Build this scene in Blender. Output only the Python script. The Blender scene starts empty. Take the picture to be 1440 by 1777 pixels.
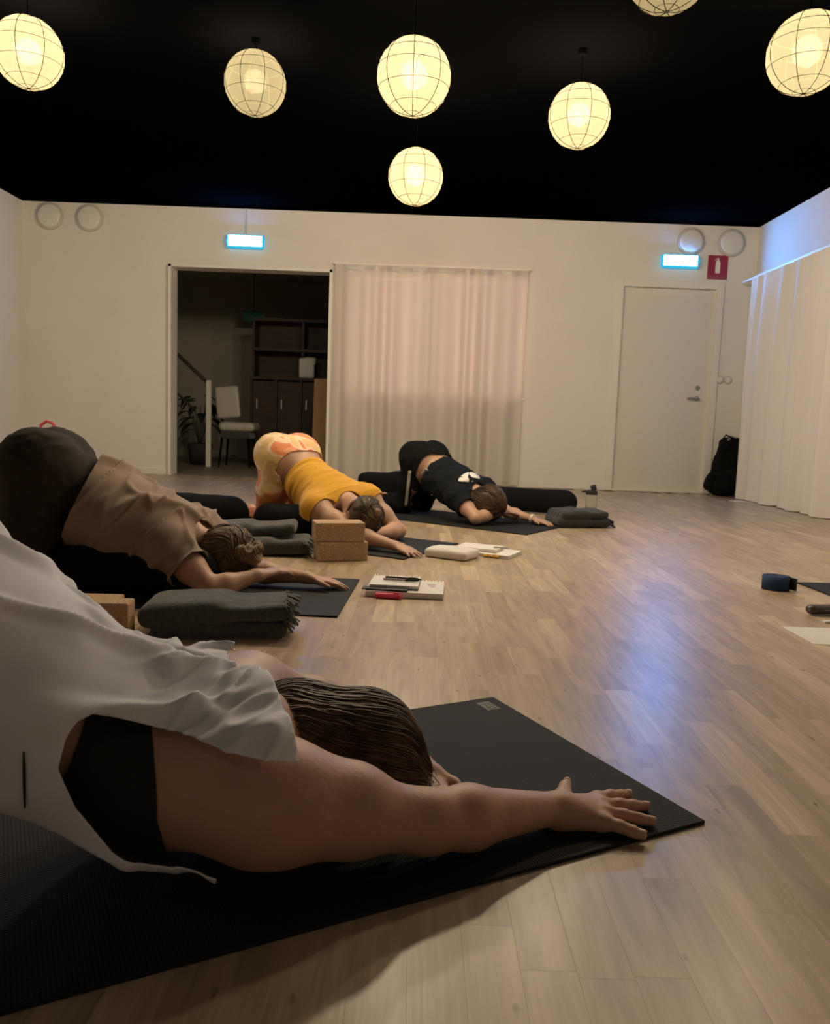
import bpy, bmesh, math, random
import numpy as np
from mathutils import Vector, Matrix

random.seed(7)
rng = np.random.default_rng(7)
SC = bpy.context.scene
COL = SC.collection
R = math.radians
V = lambda *a: np.array(a, float)
def unit(v):
    v = np.asarray(v, float); return v / np.linalg.norm(v)

# ------------------------------------------------------------------ camera
F_PX, CAM_H = 1400.0, 0.65
PITCH, ROLL = math.atan(158 / 1400.0), math.atan(0.036)
cam_f = V(0, math.cos(PITCH), -math.sin(PITCH)); _r0 = V(1, 0, 0); _u0 = np.cross(_r0, cam_f)
cam_r = _r0 * math.cos(ROLL) + _u0 * math.sin(ROLL); cam_u = np.cross(cam_r, cam_f)
cd = bpy.data.cameras.new('camera'); cam = bpy.data.objects.new('camera', cd); COL.objects.link(cam)
cd.sensor_fit = 'HORIZONTAL'; cd.sensor_width = 36.0; cd.lens = F_PX / 1440.0 * 36.0
cd.clip_start = 0.05; cd.clip_end = 60
cam.matrix_world = Matrix(((cam_r[0], cam_u[0], -cam_f[0], 0), (cam_r[1], cam_u[1], -cam_f[1], 0),
                           (cam_r[2], cam_u[2], -cam_f[2], CAM_H), (0, 0, 0, 1)))
cd.dof.use_dof = True; cd.dof.focus_distance = 1.9; cd.dof.aperture_fstop = 11.0
SC.camera = cam

# ------------------------------------------------------------------ world, light, exposure
SC.view_settings.view_transform = 'Standard'; SC.view_settings.look = 'None'
SC.view_settings.gamma = 1.0; SC.view_settings.use_curve_mapping = False
SC.view_settings.exposure = 0.0
try: SC.cycles.use_denoising = True
except Exception: pass
SC.cycles.max_bounces = 7; SC.cycles.transparent_max_bounces = 16
SC.cycles.sample_clamp_indirect = 4.0
W = bpy.data.worlds.new('world'); SC.world = W; W.use_nodes = True
W.node_tree.nodes['Background'].inputs['Color'].default_value = (0.60, 0.45, 0.42, 1)   # dusk outside the window
W.node_tree.nodes['Background'].inputs['Strength'].default_value = 0.10
LAMP_W = 60.0                     # each paper lantern's bulb
LAMP_COL = (1.0, 0.83, 0.61)
def lamp(name, kind, loc, power, color, **kw):
    l = bpy.data.lights.new(name, kind); l.energy = power; l.color = color
    for k, v in kw.items(): setattr(l, k, v)
    o = bpy.data.objects.new(name, l); o.location = loc; COL.objects.link(o); return o
# last daylight standing outside the curtained window
win_l = lamp('window_daylight', 'AREA', (0.15, 9.6, 1.6), 28, (1.0, 0.62, 0.50), shape='RECTANGLE', size=1.7, size_y=1.5)
win_l.rotation_euler = (R(-90), 0, 0)

# ------------------------------------------------------------------ materials
def mat(name, col, rough=0.6, var=0.0, vscale=8.0, bump=0.0, bscale=60.0, metal=0.0, sheen=0.0, spec=None, col2=None,
        stretch=None, emit=None, estr=0.0, coat=0.0, trans=0.0):
    m = bpy.data.materials.new(name); m.use_nodes = True; nt = m.node_tree; b = nt.nodes['Principled BSDF']
    b.inputs['Base Color'].default_value = (*col, 1); b.inputs['Roughness'].default_value = rough; b.inputs['Metallic'].default_value = metal
    if sheen: b.inputs['Sheen Weight'].default_value = sheen
    if spec is not None: b.inputs['Specular IOR Level'].default_value = spec
    if coat: b.inputs['Coat Weight'].default_value = coat
    if trans: b.inputs['Transmission Weight'].default_value = trans
    if emit: b.inputs['Emission Color'].default_value = (*emit, 1); b.inputs['Emission Strength'].default_value = estr
    if var or bump:
        tc = nt.nodes.new('ShaderNodeTexCoord'); mp = nt.nodes.new('ShaderNodeMapping'); nt.links.new(tc.outputs['Object'], mp.inputs['Vector'])
        if stretch: mp.inputs['Scale'].default_value = stretch
    if var:
        n = nt.nodes.new('ShaderNodeTexNoise'); n.inputs['Scale'].default_value = vscale; n.inputs['Detail'].default_value = 5
        nt.links.new(mp.outputs['Vector'], n.inputs['Vector'])
        rp = nt.nodes.new('ShaderNodeValToRGB'); e = rp.color_ramp.elements
        c2 = col2 or tuple(min(1, c * (1 + var)) for c in col)
        e[0].position = 0.3; e[0].color = (*[c * (1 - var) for c in col], 1); e[1].position = 0.7; e[1].color = (*c2, 1)
        nt.links.new(n.outputs['Fac'], rp.inputs['Fac']); nt.links.new(rp.outputs['Color'], b.inputs['Base Color'])
    if bump:
        n2 = nt.nodes.new('ShaderNodeTexNoise'); n2.inputs['Scale'].default_value = bscale; n2.inputs['Detail'].default_value = 6
        nt.links.new(mp.outputs['Vector'], n2.inputs['Vector'])
        bp = nt.nodes.new('ShaderNodeBump'); bp.inputs['Strength'].default_value = bump; bp.inputs['Distance'].default_value = 0.01
        nt.links.new(n2.outputs['Fac'], bp.inputs['Height']); nt.links.new(bp.outputs['Normal'], b.inputs['Normal'])
    return m

def wood_floor():
    m = bpy.data.materials.new('oak_parquet'); m.use_nodes = True; nt = m.node_tree; b = nt.nodes['Principled BSDF']; N = nt.nodes.new; L = nt.links.new
    oi = N('ShaderNodeObjectInfo'); ge = N('ShaderNodeNewGeometry'); tc = N('ShaderNodeTexCoord')
    s = N('ShaderNodeMath'); s.operation = 'ADD'; L(oi.outputs['Random'], s.inputs[0]); L(ge.outputs['Random Per Island'], s.inputs[1])
    fr = N('ShaderNodeMath'); fr.operation = 'FRACT'; L(s.outputs[0], fr.inputs[0])
    off = N('ShaderNodeVectorMath'); off.operation = 'SCALE'; off.inputs[0].default_value = (37, 91, 13); L(fr.outputs[0], off.inputs['Scale'])
    ad = N('ShaderNodeVectorMath'); ad.operation = 'ADD'; L(tc.outputs['Object'], ad.inputs[0]); L(off.outputs[0], ad.inputs[1])
    mp = N('ShaderNodeMapping'); mp.inputs['Scale'].default_value = (9, 1.1, 9); L(ad.outputs[0], mp.inputs['Vector'])
    g = N('ShaderNodeTexNoise'); g.inputs['Scale'].default_value = 2.2; g.inputs['Detail'].default_value = 7; g.inputs['Distortion'].default_value = 1.3; L(mp.outputs[0], g.inputs['Vector'])
    mp2 = N('ShaderNodeMapping'); mp2.inputs['Scale'].default_value = (60, 2.5, 60); L(ad.outputs[0], mp2.inputs['Vector'])
    g2 = N('ShaderNodeTexNoise'); g2.inputs['Scale'].default_value = 2.0; g2.inputs['Detail'].default_value = 4; L(mp2.outputs[0], g2.inputs['Vector'])
    base = N('ShaderNodeValToRGB'); e = base.color_ramp.elements
    e[0].position = 0.0; e[0].color = (0.42, 0.310, 0.215, 1); e[1].position = 1.0; e[1].color = (0.60, 0.465, 0.32, 1)
    for p, c in ((0.35, (0.47, 0.352, 0.245, 1)), (0.7, (0.49, 0.37, 0.255, 1))):
        k = e.new(p); k.color = c
    L(fr.outputs[0], base.inputs['Fac'])
    r1 = N('ShaderNodeValToRGB'); e = r1.color_ramp.elements; e[0].position = 0.32; e[0].color = (0.74, 0.72, 0.70, 1); e[1].position = 0.66; e[1].color = (1.1, 1.1, 1.08, 1); L(g.outputs['Fac'], r1.inputs['Fac'])
    mx = N('ShaderNodeMix'); mx.data_type = 'RGBA'; mx.blend_type = 'MULTIPLY'; mx.inputs[0].default_value = 1.0; L(base.outputs['Color'], mx.inputs[6]); L(r1.outputs['Color'], mx.inputs[7])
    r2 = N('ShaderNodeValToRGB'); e = r2.color_ramp.elements; e[0].position = 0.3; e[0].color = (0.86, 0.85, 0.84, 1); e[1].position = 0.6; e[1].color = (1, 1, 1, 1); L(g2.outputs['Fac'], r2.inputs['Fac'])
    mx2 = N('ShaderNodeMix'); mx2.data_type = 'RGBA'; mx2.blend_type = 'MULTIPLY'; mx2.inputs[0].default_value = 1.0; L(mx.outputs[2], mx2.inputs[6]); L(r2.outputs['Color'], mx2.inputs[7])
    # knots
    mp3 = N('ShaderNodeMapping'); mp3.inputs['Scale'].default_value = (1.25, 0.42, 1.0); L(ad.outputs[0], mp3.inputs['Vector'])
    vo = N('ShaderNodeTexVoronoi'); vo.voronoi_dimensions = '2D'; vo.inputs['Scale'].default_value = 6.5; vo.inputs['Randomness'].default_value = 1.0; L(mp3.outputs[0], vo.inputs['Vector'])
    nz = N('ShaderNodeTexNoise'); nz.inputs['Scale'].default_value = 60; L(ad.outputs[0], nz.inputs['Vector'])
    sc = N('ShaderNodeMath'); sc.operation = 'MULTIPLY_ADD'; sc.inputs[1].default_value = 0.07; L(nz.outputs['Fac'], sc.inputs[0]); L(vo.outputs['Distance'], sc.inputs[2])
    r3 = N('ShaderNodeValToRGB'); e = r3.color_ramp.elements; e[0].position = 0.038; e[0].color = (0.42, 0.36, 0.31, 1); e[1].position = 0.072; e[1].color = (1, 1, 1, 1); L(sc.outputs[0], r3.inputs['Fac'])
    mx3 = N('ShaderNodeMix'); mx3.data_type = 'RGBA'; mx3.blend_type = 'MULTIPLY'; mx3.inputs[0].default_value = 1.0; L(mx2.outputs[2], mx3.inputs[6]); L(r3.outputs['Color'], mx3.inputs[7])
    L(mx3.outputs[2], b.inputs['Base Color'])
    b.inputs['Roughness'].default_value = 0.33; b.inputs['Specular IOR Level'].default_value = 0.5
    bp = N('ShaderNodeBump'); bp.inputs['Strength'].default_value = 0.05; bp.inputs['Distance'].default_value = 0.004; L(g2.outputs['Fac'], bp.inputs['Height']); L(bp.outputs['Normal'], b.inputs['Normal'])
    return m

def paper_shade_mat():
    m = bpy.data.materials.new('lantern_paper'); m.use_nodes = True; nt = m.node_tree; nt.nodes.clear(); N = nt.nodes.new; L = nt.links.new
    out = N('ShaderNodeOutputMaterial'); tr = N('ShaderNodeBsdfTransparent'); tr.inputs['Color'].default_value = (1, 0.97, 0.9, 1)
    tl = N('ShaderNodeBsdfTranslucent'); tl.inputs['Color'].default_value = (0.98, 0.90, 0.58, 1)
    rf = N('ShaderNodeBsdfRefraction'); rf.inputs['Roughness'].default_value = 1.0; rf.inputs['IOR'].default_value = 1.03; rf.inputs['Color'].default_value = (1, 0.93, 0.72, 1)
    m1 = N('ShaderNodeMixShader'); m1.inputs[0].default_value = 0.07; L(tl.outputs[0], m1.inputs[1]); L(rf.outputs[0], m1.inputs[2])
    m2 = N('ShaderNodeMixShader'); m2.inputs[0].default_value = 0.031; L(tr.outputs[0], m2.inputs[1]); L(m1.outputs[0], m2.inputs[2])
    L(m2.outputs[0], out.inputs[0]); return m

def curtain_mat(name, col, tr_amt, tl_amt=0.35):
    m = bpy.data.materials.new(name); m.use_nodes = True; nt = m.node_tree; nt.nodes.clear(); N = nt.nodes.new; L = nt.links.new
    out = N('ShaderNodeOutputMaterial'); df = N('ShaderNodeBsdfDiffuse'); df.inputs['Color'].default_value = (*col, 1)
    tl = N('ShaderNodeBsdfTranslucent'); tl.inputs['Color'].default_value = (*col, 1); tr = N('ShaderNodeBsdfTransparent')
    m1 = N('ShaderNodeMixShader'); m1.inputs[0].default_value = tl_amt; L(df.outputs[0], m1.inputs[1]); L(tl.outputs[0], m1.inputs[2])
    m2 = N('ShaderNodeMixShader'); m2.inputs[0].default_value = tr_amt; L(m1.outputs[0], m2.inputs[1]); L(tr.outputs[0], m2.inputs[2])
    tc = N('ShaderNodeTexCoord'); n = N('ShaderNodeTexNoise'); n.inputs['Scale'].default_value = 300; L(tc.outputs['Object'], n.inputs['Vector'])
    bp = N('ShaderNodeBump'); bp.inputs['Strength'].default_value = 0.1; bp.inputs['Distance'].default_value = 0.002; L(n.outputs['Fac'], bp.inputs['Height']); L(bp.outputs['Normal'], df.inputs['Normal'])
    L(m2.outputs[0], out.inputs[0]); return m

def glass_mat():
    m = bpy.data.materials.new('window_glass'); m.use_nodes = True; nt = m.node_tree; nt.nodes.clear(); N = nt.nodes.new; L = nt.links.new
    out = N('ShaderNodeOutputMaterial'); tr = N('ShaderNodeBsdfTransparent'); gl = N('ShaderNodeBsdfGlossy'); gl.inputs['Roughness'].default_value = 0.4
    mx = N('ShaderNodeMixShader'); mx.inputs[0].default_value = 0.012; L(tr.outputs[0], mx.inputs[1]); L(gl.outputs[0], mx.inputs[2]); L(mx.outputs[0], out.inputs[0]); return m

def mat_rubber(name, col):
    m = mat(name, col, 0.75, spec=0.25); nt = m.node_tree; N = nt.nodes.new; L = nt.links.new; b = nt.nodes['Principled BSDF']
    tc = N('ShaderNodeTexCoord'); w1 = N('ShaderNodeTexWave'); w1.bands_direction = 'X'; w1.inputs['Scale'].default_value = 55; L(tc.outputs['Object'], w1.inputs['Vector'])
    w2 = N('ShaderNodeTexWave'); w2.bands_direction = 'Y'; w2.inputs['Scale'].default_value = 55; L(tc.outputs['Object'], w2.inputs['Vector'])
    mu = N('ShaderNodeMath'); mu.operation = 'MULTIPLY'; L(w1.outputs['Fac'], mu.inputs[0]); L(w2.outputs['Fac'], mu.inputs[1])
    bp = N('ShaderNodeBump'); bp.inputs['Strength'].default_value = 0.5; bp.inputs['Distance'].default_value = 0.002; L(mu.outputs[0], bp.inputs['Height']); L(bp.outputs['Normal'], b.inputs['Normal'])
    rp = N('ShaderNodeValToRGB'); e = rp.color_ramp.elements; e[0].color = (*[c * 0.7 for c in col], 1); e[1].color = (*[c * 1.5 for c in col], 1); L(mu.outputs[0], rp.inputs['Fac']); L(rp.outputs['Color'], b.inputs['Base Color'])
    return m

def flame_mat():
    m = mat('flame_print_jersey', (0.8, 0.5, 0.3), 0.75, sheen=0.2); nt = m.node_tree; N = nt.nodes.new; L = nt.links.new; b = nt.nodes['Principled BSDF']
    tc = N('ShaderNodeTexCoord'); mp = N('ShaderNodeMapping'); mp.inputs['Scale'].default_value = (1, 1, 0.55); L(tc.outputs['Object'], mp.inputs['Vector'])
    n = N('ShaderNodeTexNoise'); n.inputs['Scale'].default_value = 6.5; n.inputs['Detail'].default_value = 0.0; n.inputs['Distortion'].default_value = 0.9; L(mp.outputs[0], n.inputs['Vector'])
    rp = N('ShaderNodeValToRGB'); rp.color_ramp.interpolation = 'CONSTANT'; e = rp.color_ramp.elements
    e[0].position = 0; e[0].color = (0.76, 0.50, 0.22, 1); e[1].position = 0.43; e[1].color = (0.84, 0.62, 0.42, 1)
    for p, c in ((0.50, (0.80, 0.26, 0.10, 1)), (0.60, (0.84, 0.36, 0.20, 1))):
        k = e.new(p); k.color = c
    L(n.outputs['Fac'], rp.inputs['Fac'])
    # the print runs to plain burnt orange at the knee
    sp = N('ShaderNodeSeparateXYZ'); L(tc.outputs['Object'], sp.inputs[0]); ad = N('ShaderNodeMath'); ad.operation = 'MULTIPLY_ADD'; ad.inputs[1].default_value = 0.20; L(n.outputs['Fac'], ad.inputs[0]); L(sp.outputs['Z'], ad.inputs[2])
    r2 = N('ShaderNodeValToRGB'); e = r2.color_ramp.elements; e[0].position = 0.30; e[0].color = (1, 1, 1, 1); e[1].position = 0.315; e[1].color = (0, 0, 0, 1); L(ad.outputs[0], r2.inputs['Fac'])
    mx = N('ShaderNodeMix'); mx.data_type = 'RGBA'; L(r2.outputs['Color'], mx.inputs[0]); L(rp.outputs['Color'], mx.inputs[6]); mx.inputs[7].default_value = (0.66, 0.22, 0.07, 1)
    L(mx.outputs[2], b.inputs['Base Color']); return m

M_ = dict(
    wall=mat('white_plaster', (0.78, 0.75, 0.70), 0.9, var=0.02, vscale=3, bump=0.05, bscale=80),
    black=mat('black_ceiling_paint', (0.0012, 0.0012, 0.0014), 1.0, spec=0.0),
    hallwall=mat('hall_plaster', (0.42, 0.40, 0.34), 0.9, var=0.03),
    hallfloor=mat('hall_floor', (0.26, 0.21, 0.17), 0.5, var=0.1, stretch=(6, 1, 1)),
    trim=mat('white_gloss_paint', (0.80, 0.77, 0.71), 0.45),
    door=mat('door_paint', (0.72, 0.69, 0.63), 0.5),
    floor=wood_floor(), sub=mat('subfloor', (0.30, 0.21, 0.14), 0.9),
    paper=paper_shade_mat(), rib=mat('bamboo_rib', (0.02, 0.014, 0.006), 0.9, spec=0.0), cord=mat('black_cord', (0.0015, 0.0015, 0.0015), 0.9, spec=0.0),
    bulb=mat('bulb_glass', (0.9, 0.85, 0.7), 0.4, emit=(1, 0.85, 0.55), estr=2.0),
    sheer=curtain_mat('sheer_curtain', (0.80, 0.76, 0.70), 0.10), linen=curtain_mat('white_curtain', (0.80, 0.77, 0.74), 0.0, 0.08),
    steel=mat('brushed_steel', (0.45, 0.42, 0.38), 0.35, metal=1.0), plastic=mat('white_plastic', (0.78, 0.76, 0.72), 0.4),
    grey_plastic=mat('grey_rim', (0.58, 0.55, 0.50), 0.5),
    exit_house=mat('exit_sign_housing', (0.05, 0.30, 0.42), 0.4, emit=(0.0, 0.36, 0.62), estr=1.0), exit_glow=mat('exit_sign_panel', (0.3, 0.9, 0.95), 0.4, emit=(0.06, 0.37, 1.0), estr=230.0),
    exit_off=mat('unlit_exit_panel', (0.02, 0.16, 0.10), 0.4), red=mat('sign_red', (0.30, 0.012, 0.03), 0.45), white=mat('print_white', (0.82, 0.80, 0.76), 0.5),
    glass=glass_mat(),
    rubber=mat_rubber('mat_rubber', (0.013, 0.013, 0.012)), rubber2=mat_rubber('mat_rubber_grey', (0.022, 0.023, 0.024)), badge=mat('badge_black', (0.006, 0.006, 0.006), 0.5), badge_t=mat('badge_print', (0.05, 0.05, 0.047), 0.6),
    cork=mat('cork', (0.46, 0.30, 0.165), 0.85, var=0.28, vscale=140, bump=0.25, bscale=160),
    wool=mat('grey_wool', (0.060, 0.062, 0.058), 0.95, var=0.3, vscale=90, bump=0.5, bscale=220, sheen=0.3),
    wool_d=mat('charcoal_wool', (0.022, 0.023, 0.025), 0.95, var=0.3, vscale=90, bump=0.5, bscale=220, sheen=0.2),
    blackcloth=mat('black_cotton', (0.0065, 0.0065, 0.0065), 0.95, bump=0.2, bscale=150, spec=0.15),
    skin=mat('skin', (0.47, 0.265, 0.175), 0.5, var=0.10, vscale=14, bump=0.08, bscale=120),
    skin2=mat('skin_pale', (0.50, 0.30, 0.205), 0.5, var=0.10, vscale=14, bump=0.06, bscale=120),
    nail=mat('fingernail', (0.62, 0.40, 0.32), 0.3),
    tank=mat('white_jersey', (0.72, 0.72, 0.78), 0.9, var=0.04, vscale=6, bump=0.03, bscale=400, sheen=0.2),
    bra=mat('black_stretch', (0.008, 0.008, 0.008), 0.8), leg_b=mat('dark_brown_leggings', (0.032, 0.024, 0.018), 0.9, bump=0.1, bscale=160, spec=0.2),
    tee=mat('taupe_jersey', (0.27, 0.185, 0.135), 0.92, var=0.08, vscale=5, bump=0.12, bscale=220, sheen=0.2),
    yellow=mat('mustard_jersey', (0.66, 0.33, 0.012), 0.85, var=0.06, vscale=10, bump=0.1, bscale=200, sheen=0.2),
    flame=flame_mat(), navy=mat('navy_jersey', (0.007, 0.009, 0.014), 0.9, bump=0.1, bscale=200, spec=0.2), stripe=mat('white_stripe', (0.36, 0.34, 0.31), 0.8),
    hairA=mat('brown_hair', (0.105, 0.058, 0.032), 0.55, var=0.5, vscale=45), hairB=mat('dark_blond_hair', (0.17, 0.105, 0.050), 0.45, var=0.4, vscale=40),
    hairC=mat('ash_brown_hair', (0.11, 0.066, 0.030), 0.5, var=0.4, vscale=40), hairD=mat('auburn_hair', (0.085, 0.043, 0.020), 0.5, var=0.5, vscale=50),
    bun=mat('blond_bun_hair', (0.27, 0.175, 0.088), 0.45, var=0.3, vscale=40),
    paperw=mat('notebook_paper', (0.76, 0.73, 0.68), 0.8, var=0.03), cover=mat('notebook_cover_grey', (0.30, 0.30, 0.33), 0.5), dark=mat('dark_cover', (0.02, 0.02, 0.022), 0.5),
    pink=mat('pink_plastic', (0.75, 0.07, 0.13), 0.35), penb=mat('pen_black', (0.015, 0.013, 0.015), 0.3), penw=mat('pen_clear', (0.35, 0.28, 0.26), 0.3),
    canvas=mat('cream_canvas', (0.74, 0.71, 0.65), 0.9, bump=0.2, bscale=200), tabs=mat('yellow_tab', (0.75, 0.45, 0.04), 0.6), pale=mat('pale_green_cover', (0.45, 0.50, 0.44), 0.5),
    navyweb=mat('navy_webbing', (0.010, 0.042, 0.115), 0.8, bump=0.3, bscale=200), darkplastic=mat('dark_plastic', (0.06, 0.045, 0.04), 0.3),
    walnut=mat('walnut', (0.035, 0.017, 0.010), 0.6, var=0.4, vscale=4, stretch=(1, 1, 6)), ply=mat('plywood', (0.42, 0.27, 0.12), 0.7, var=0.08, vscale=4, stretch=(8, 8, 1)),
    leaf=mat('dark_leaf', (0.020, 0.028, 0.014), 0.6, var=0.3), pot=mat('pot', (0.05, 0.045, 0.04), 0.7), shell=mat('chair_shell', (0.55, 0.53, 0.46), 0.4),
    bottle=mat('clear_plastic', (0.95, 0.95, 0.93), 0.08, trans=0.9), tan=mat('tan_cloth', (0.34, 0.20, 0.14), 0.9), redstrap=mat('red_webbing', (0.55, 0.06, 0.08), 0.7),
)

def vary_by_strand(m, lo, hi):
    nt = m.node_tree; b = nt.nodes['Principled BSDF']; src = b.inputs['Base Color'].links[0].from_socket; ge = nt.nodes.new('ShaderNodeNewGeometry'); mr = nt.nodes.new('ShaderNodeMapRange'); mr.inputs[3].default_value = lo; mr.inputs[4].default_value = hi
    nt.links.new(ge.outputs['Random Per Island'], mr.inputs[0]); mx = nt.nodes.new('ShaderNodeVectorMath'); mx.operation = 'SCALE'; nt.links.new(src, mx.inputs[0]); nt.links.new(mr.outputs[0], mx.inputs['Scale']); nt.links.new(mx.outputs[0], b.inputs['Base Color'])
for k_ in ('hairA', 'hairB', 'hairC', 'hairD', 'bun'): vary_by_strand(M_[k_], 0.55, 1.45)

# ------------------------------------------------------------------ object helpers
def tag(o, label=None, cat=None, group=None, kind=None):
    if label: o['label'] = label
    if cat: o['category'] = cat
    if group: o['group'] = group
    if kind: o['kind'] = kind
    return o
def link(name, me, m=None, parent=None, smooth=False):
    if m is not None: me.materials.append(M_[m] if isinstance(m, str) else m)
    if smooth: me.polygons.foreach_set('use_smooth', [True] * len(me.polygons))
    o = bpy.data.objects.new(name, me); COL.objects.link(o)
    if parent is not None:
        o.parent = parent; o.matrix_parent_inverse = Matrix.Translation(-parent.location)
    return o
def obj(name, bm, m, parent=None, smooth=False):
    me = bpy.data.meshes.new(name); bm.to_mesh(me); bm.free(); return link(name, me, m, parent, smooth)
def pyobj(name, v, f, m, parent=None, smooth=True):
    me = bpy.data.meshes.new(name); me.from_pydata([tuple(x) for x in np.asarray(v, float)], [], [tuple(int(i) for i in x) for x in f]); me.update(); return link(name, me, m, parent, smooth)
def empty(name, loc, label, cat, group=None):
    o = bpy.data.objects.new(name, None); o.location = loc; o.empty_display_size = 0.1; COL.objects.link(o); return tag(o, label, cat, group)
def struct(o): o['kind'] = 'structure'; return o
def B(): return bmesh.new()
def box(bm, c, s, rz=0.0, bev=0.0, rx=0.0, ry=0.0):
    r = bmesh.ops.create_cube(bm, size=1.0); vs = r['verts']
    bmesh.ops.scale(bm, vec=s, verts=vs)
    if bev:
        es = list({e for v in vs for e in v.link_edges})
        q = bmesh.ops.bevel(bm, geom=es, offset=bev, segments=2, affect='EDGES', profile=0.6); 
        vs = list({v for f in q['faces'] for v in f.verts} | {v for v in vs if v.is_valid})
        seen = set(vs); stack = list(vs)
        while stack:
            x = stack.pop()
            for e in x.link_edges:
                y = e.other_vert(x)
                if y not in seen: seen.add(y); stack.append(y)
        vs = list(seen)
    Mx = Matrix.Translation(c) @ Matrix.Rotation(rz, 4, 'Z') @ Matrix.Rotation(rx, 4, 'X') @ Matrix.Rotation(ry, 4, 'Y')
    bmesh.ops.transform(bm, matrix=Mx, verts=vs); return bm
def tube(bm, pts, r, n=8, cap=True):
    pts = [Vector(p) for p in pts]; rr = r if hasattr(r, '__len__') else [r] * len(pts); rings = []; prev = None
    for i, p in enumerate(pts):
        d = (pts[min(i + 1, len(pts) - 1)] - pts[max(i - 1, 0)]).normalized()
        if prev is None: a = d.orthogonal().normalized()
        else: a = (prev - d * prev.dot(d)).normalized()
        prev = a; b = d.cross(a)
        rings.append([bm.verts.new(p + (a * math.cos(t) + b * math.sin(t)) * rr[i]) for t in [2 * math.pi * k / n for k in range(n)]])
    for x, y in zip(rings, rings[1:]):
        for k in range(n): bm.faces.new((x[k], x[(k + 1) % n], y[(k + 1) % n], y[k]))
    if cap: bm.faces.new(rings[0][::-1]); bm.faces.new(rings[-1])
    return bm
def lathe(bm, prof, c=(0, 0, 0), n=24, axis='Z'):
    rings = []
    for r, h in prof:
        ring = []
        for k in range(n):
            t = 2 * math.pi * k / n
            p = (r * math.cos(t), r * math.sin(t), h) if axis == 'Z' else (r * math.cos(t), -h, r * math.sin(t))
            ring.append(bm.verts.new((p[0] + c[0], p[1] + c[1], p[2] + c[2])))
        rings.append(ring)
    for x, y in zip(rings, rings[1:]):
        for k in range(n): bm.faces.new((x[k], x[(k + 1) % n], y[(k + 1) % n], y[k]))
    bm.faces.new(rings[0][::-1]); bm.faces.new(rings[-1]); return bm
def copy_tree(o, parent=None):
    c = o.copy(); COL.objects.link(c); c.parent = parent
    for ch in list(o.children): copy_tree(ch, c)
    return c

# ------------------------------------------------------------------ implicit surface modelling (numpy)
def seg(a, b, ra, rb=None, k=0.02, lat=None, fa=None, fb=None, tag=''):
    """tapered capsule; with lat: elliptical (ra,rb = lateral radii, fa,fb = radii across)"""
    return dict(t='seg', a=np.asarray(a, float), b=np.asarray(b, float), ra=ra, rb=ra if rb is None else rb, k=k, lat=None if lat is None else unit(lat), fa=fa, fb=fb if fb is not None else fa, tag=tag)
def ell(c, r, X=None, Y=None, k=0.02, tag=''):
    X = V(1, 0, 0) if X is None else unit(X); Y = V(0, 1, 0) if Y is None else np.asarray(Y, float); Y = unit(Y - X * (X @ Y)); Z = np.cross(X, Y)
    return dict(t='ell', c=np.asarray(c, float), r=np.asarray(r, float), M=np.stack([X, Y, Z]), k=k, tag=tag)
def rbox(c, h, rad, rz=0.0, rx=0.0, ry=0.0, k=0.01, tag=''):
    m = np.array((Matrix.Rotation(rz, 3, 'Z') @ Matrix.Rotation(rx, 3, 'X') @ Matrix.Rotation(ry, 3, 'Y')).transposed())
    return dict(t='box', c=np.asarray(c, float), h=np.asarray(h, float), rad=rad, M=m, k=k, tag=tag)
def pbounds(p):
    if p['t'] == 'seg':
        r = max(p['ra'], p['rb'], p['fa'] or 0, p['fb'] or 0); return np.minimum(p['a'], p['b']) - r, np.maximum(p['a'], p['b']) + r
    if p['t'] == 'ell': r = p['r'].max(); return p['c'] - r, p['c'] + r
    r = np.linalg.norm(p['h']); return p['c'] - r, p['c'] + r
def pdist(p, P, infl=0.0):
    if p['t'] == 'seg':
        ab = p['b'] - p['a']; L2 = ab @ ab + 1e-12; q = P - p['a']; t = np.clip((q @ ab) / L2, 0, 1)
        ra = p['ra'] + (p['rb'] - p['ra']) * t + infl
        if p['lat'] is None: return np.linalg.norm(q - t[..., None] * ab, axis=-1) - ra
        ax = ab / math.sqrt(L2); s = unit(p['lat'] - ax * (p['lat'] @ ax)); n = np.cross(ax, s)
        fa = p['fa'] + (p['fb'] - p['fa']) * t + infl; q = q - t[..., None] * ab
        u, v, w = q @ s, q @ n, q @ ax; rm = np.minimum(ra, fa)
        k0 = np.sqrt((u / ra) ** 2 + (v / fa) ** 2 + (w / rm) ** 2) + 1e-9; k1 = np.sqrt((u / ra ** 2) ** 2 + (v / fa ** 2) ** 2 + (w / rm ** 2) ** 2) + 1e-9
        return np.where(k0 < 0.3, -rm * 0.7, k0 * (k0 - 1) / k1)
    if p['t'] == 'ell':
        q = (P - p['c']) @ p['M'].T; r = p['r'] + infl; k0 = np.linalg.norm(q / r, axis=-1) + 1e-9; k1 = np.linalg.norm(q / r ** 2, axis=-1) + 1e-9
        return np.where(k0 < 0.3, -r.min() * 0.7, k0 * (k0 - 1) / k1)
    q = np.abs((P - p['c']) @ p['M'].T) - (p['h'] - p['rad']) - infl
    return np.linalg.norm(np.maximum(q, 0), axis=-1) + np.minimum(q.max(axis=-1), 0) - p['rad']
def smin(a, b, k):
    h = np.maximum(k - np.abs(a - b), 0) / k; return np.minimum(a, b) - h * h * k * 0.25
def field(prims, P, infl=0.0):
    d = np.full(P.shape[:-1], 9.0)
    for p in prims: d = smin(d, pdist(p, P, infl), p['k'])
    return d
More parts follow.
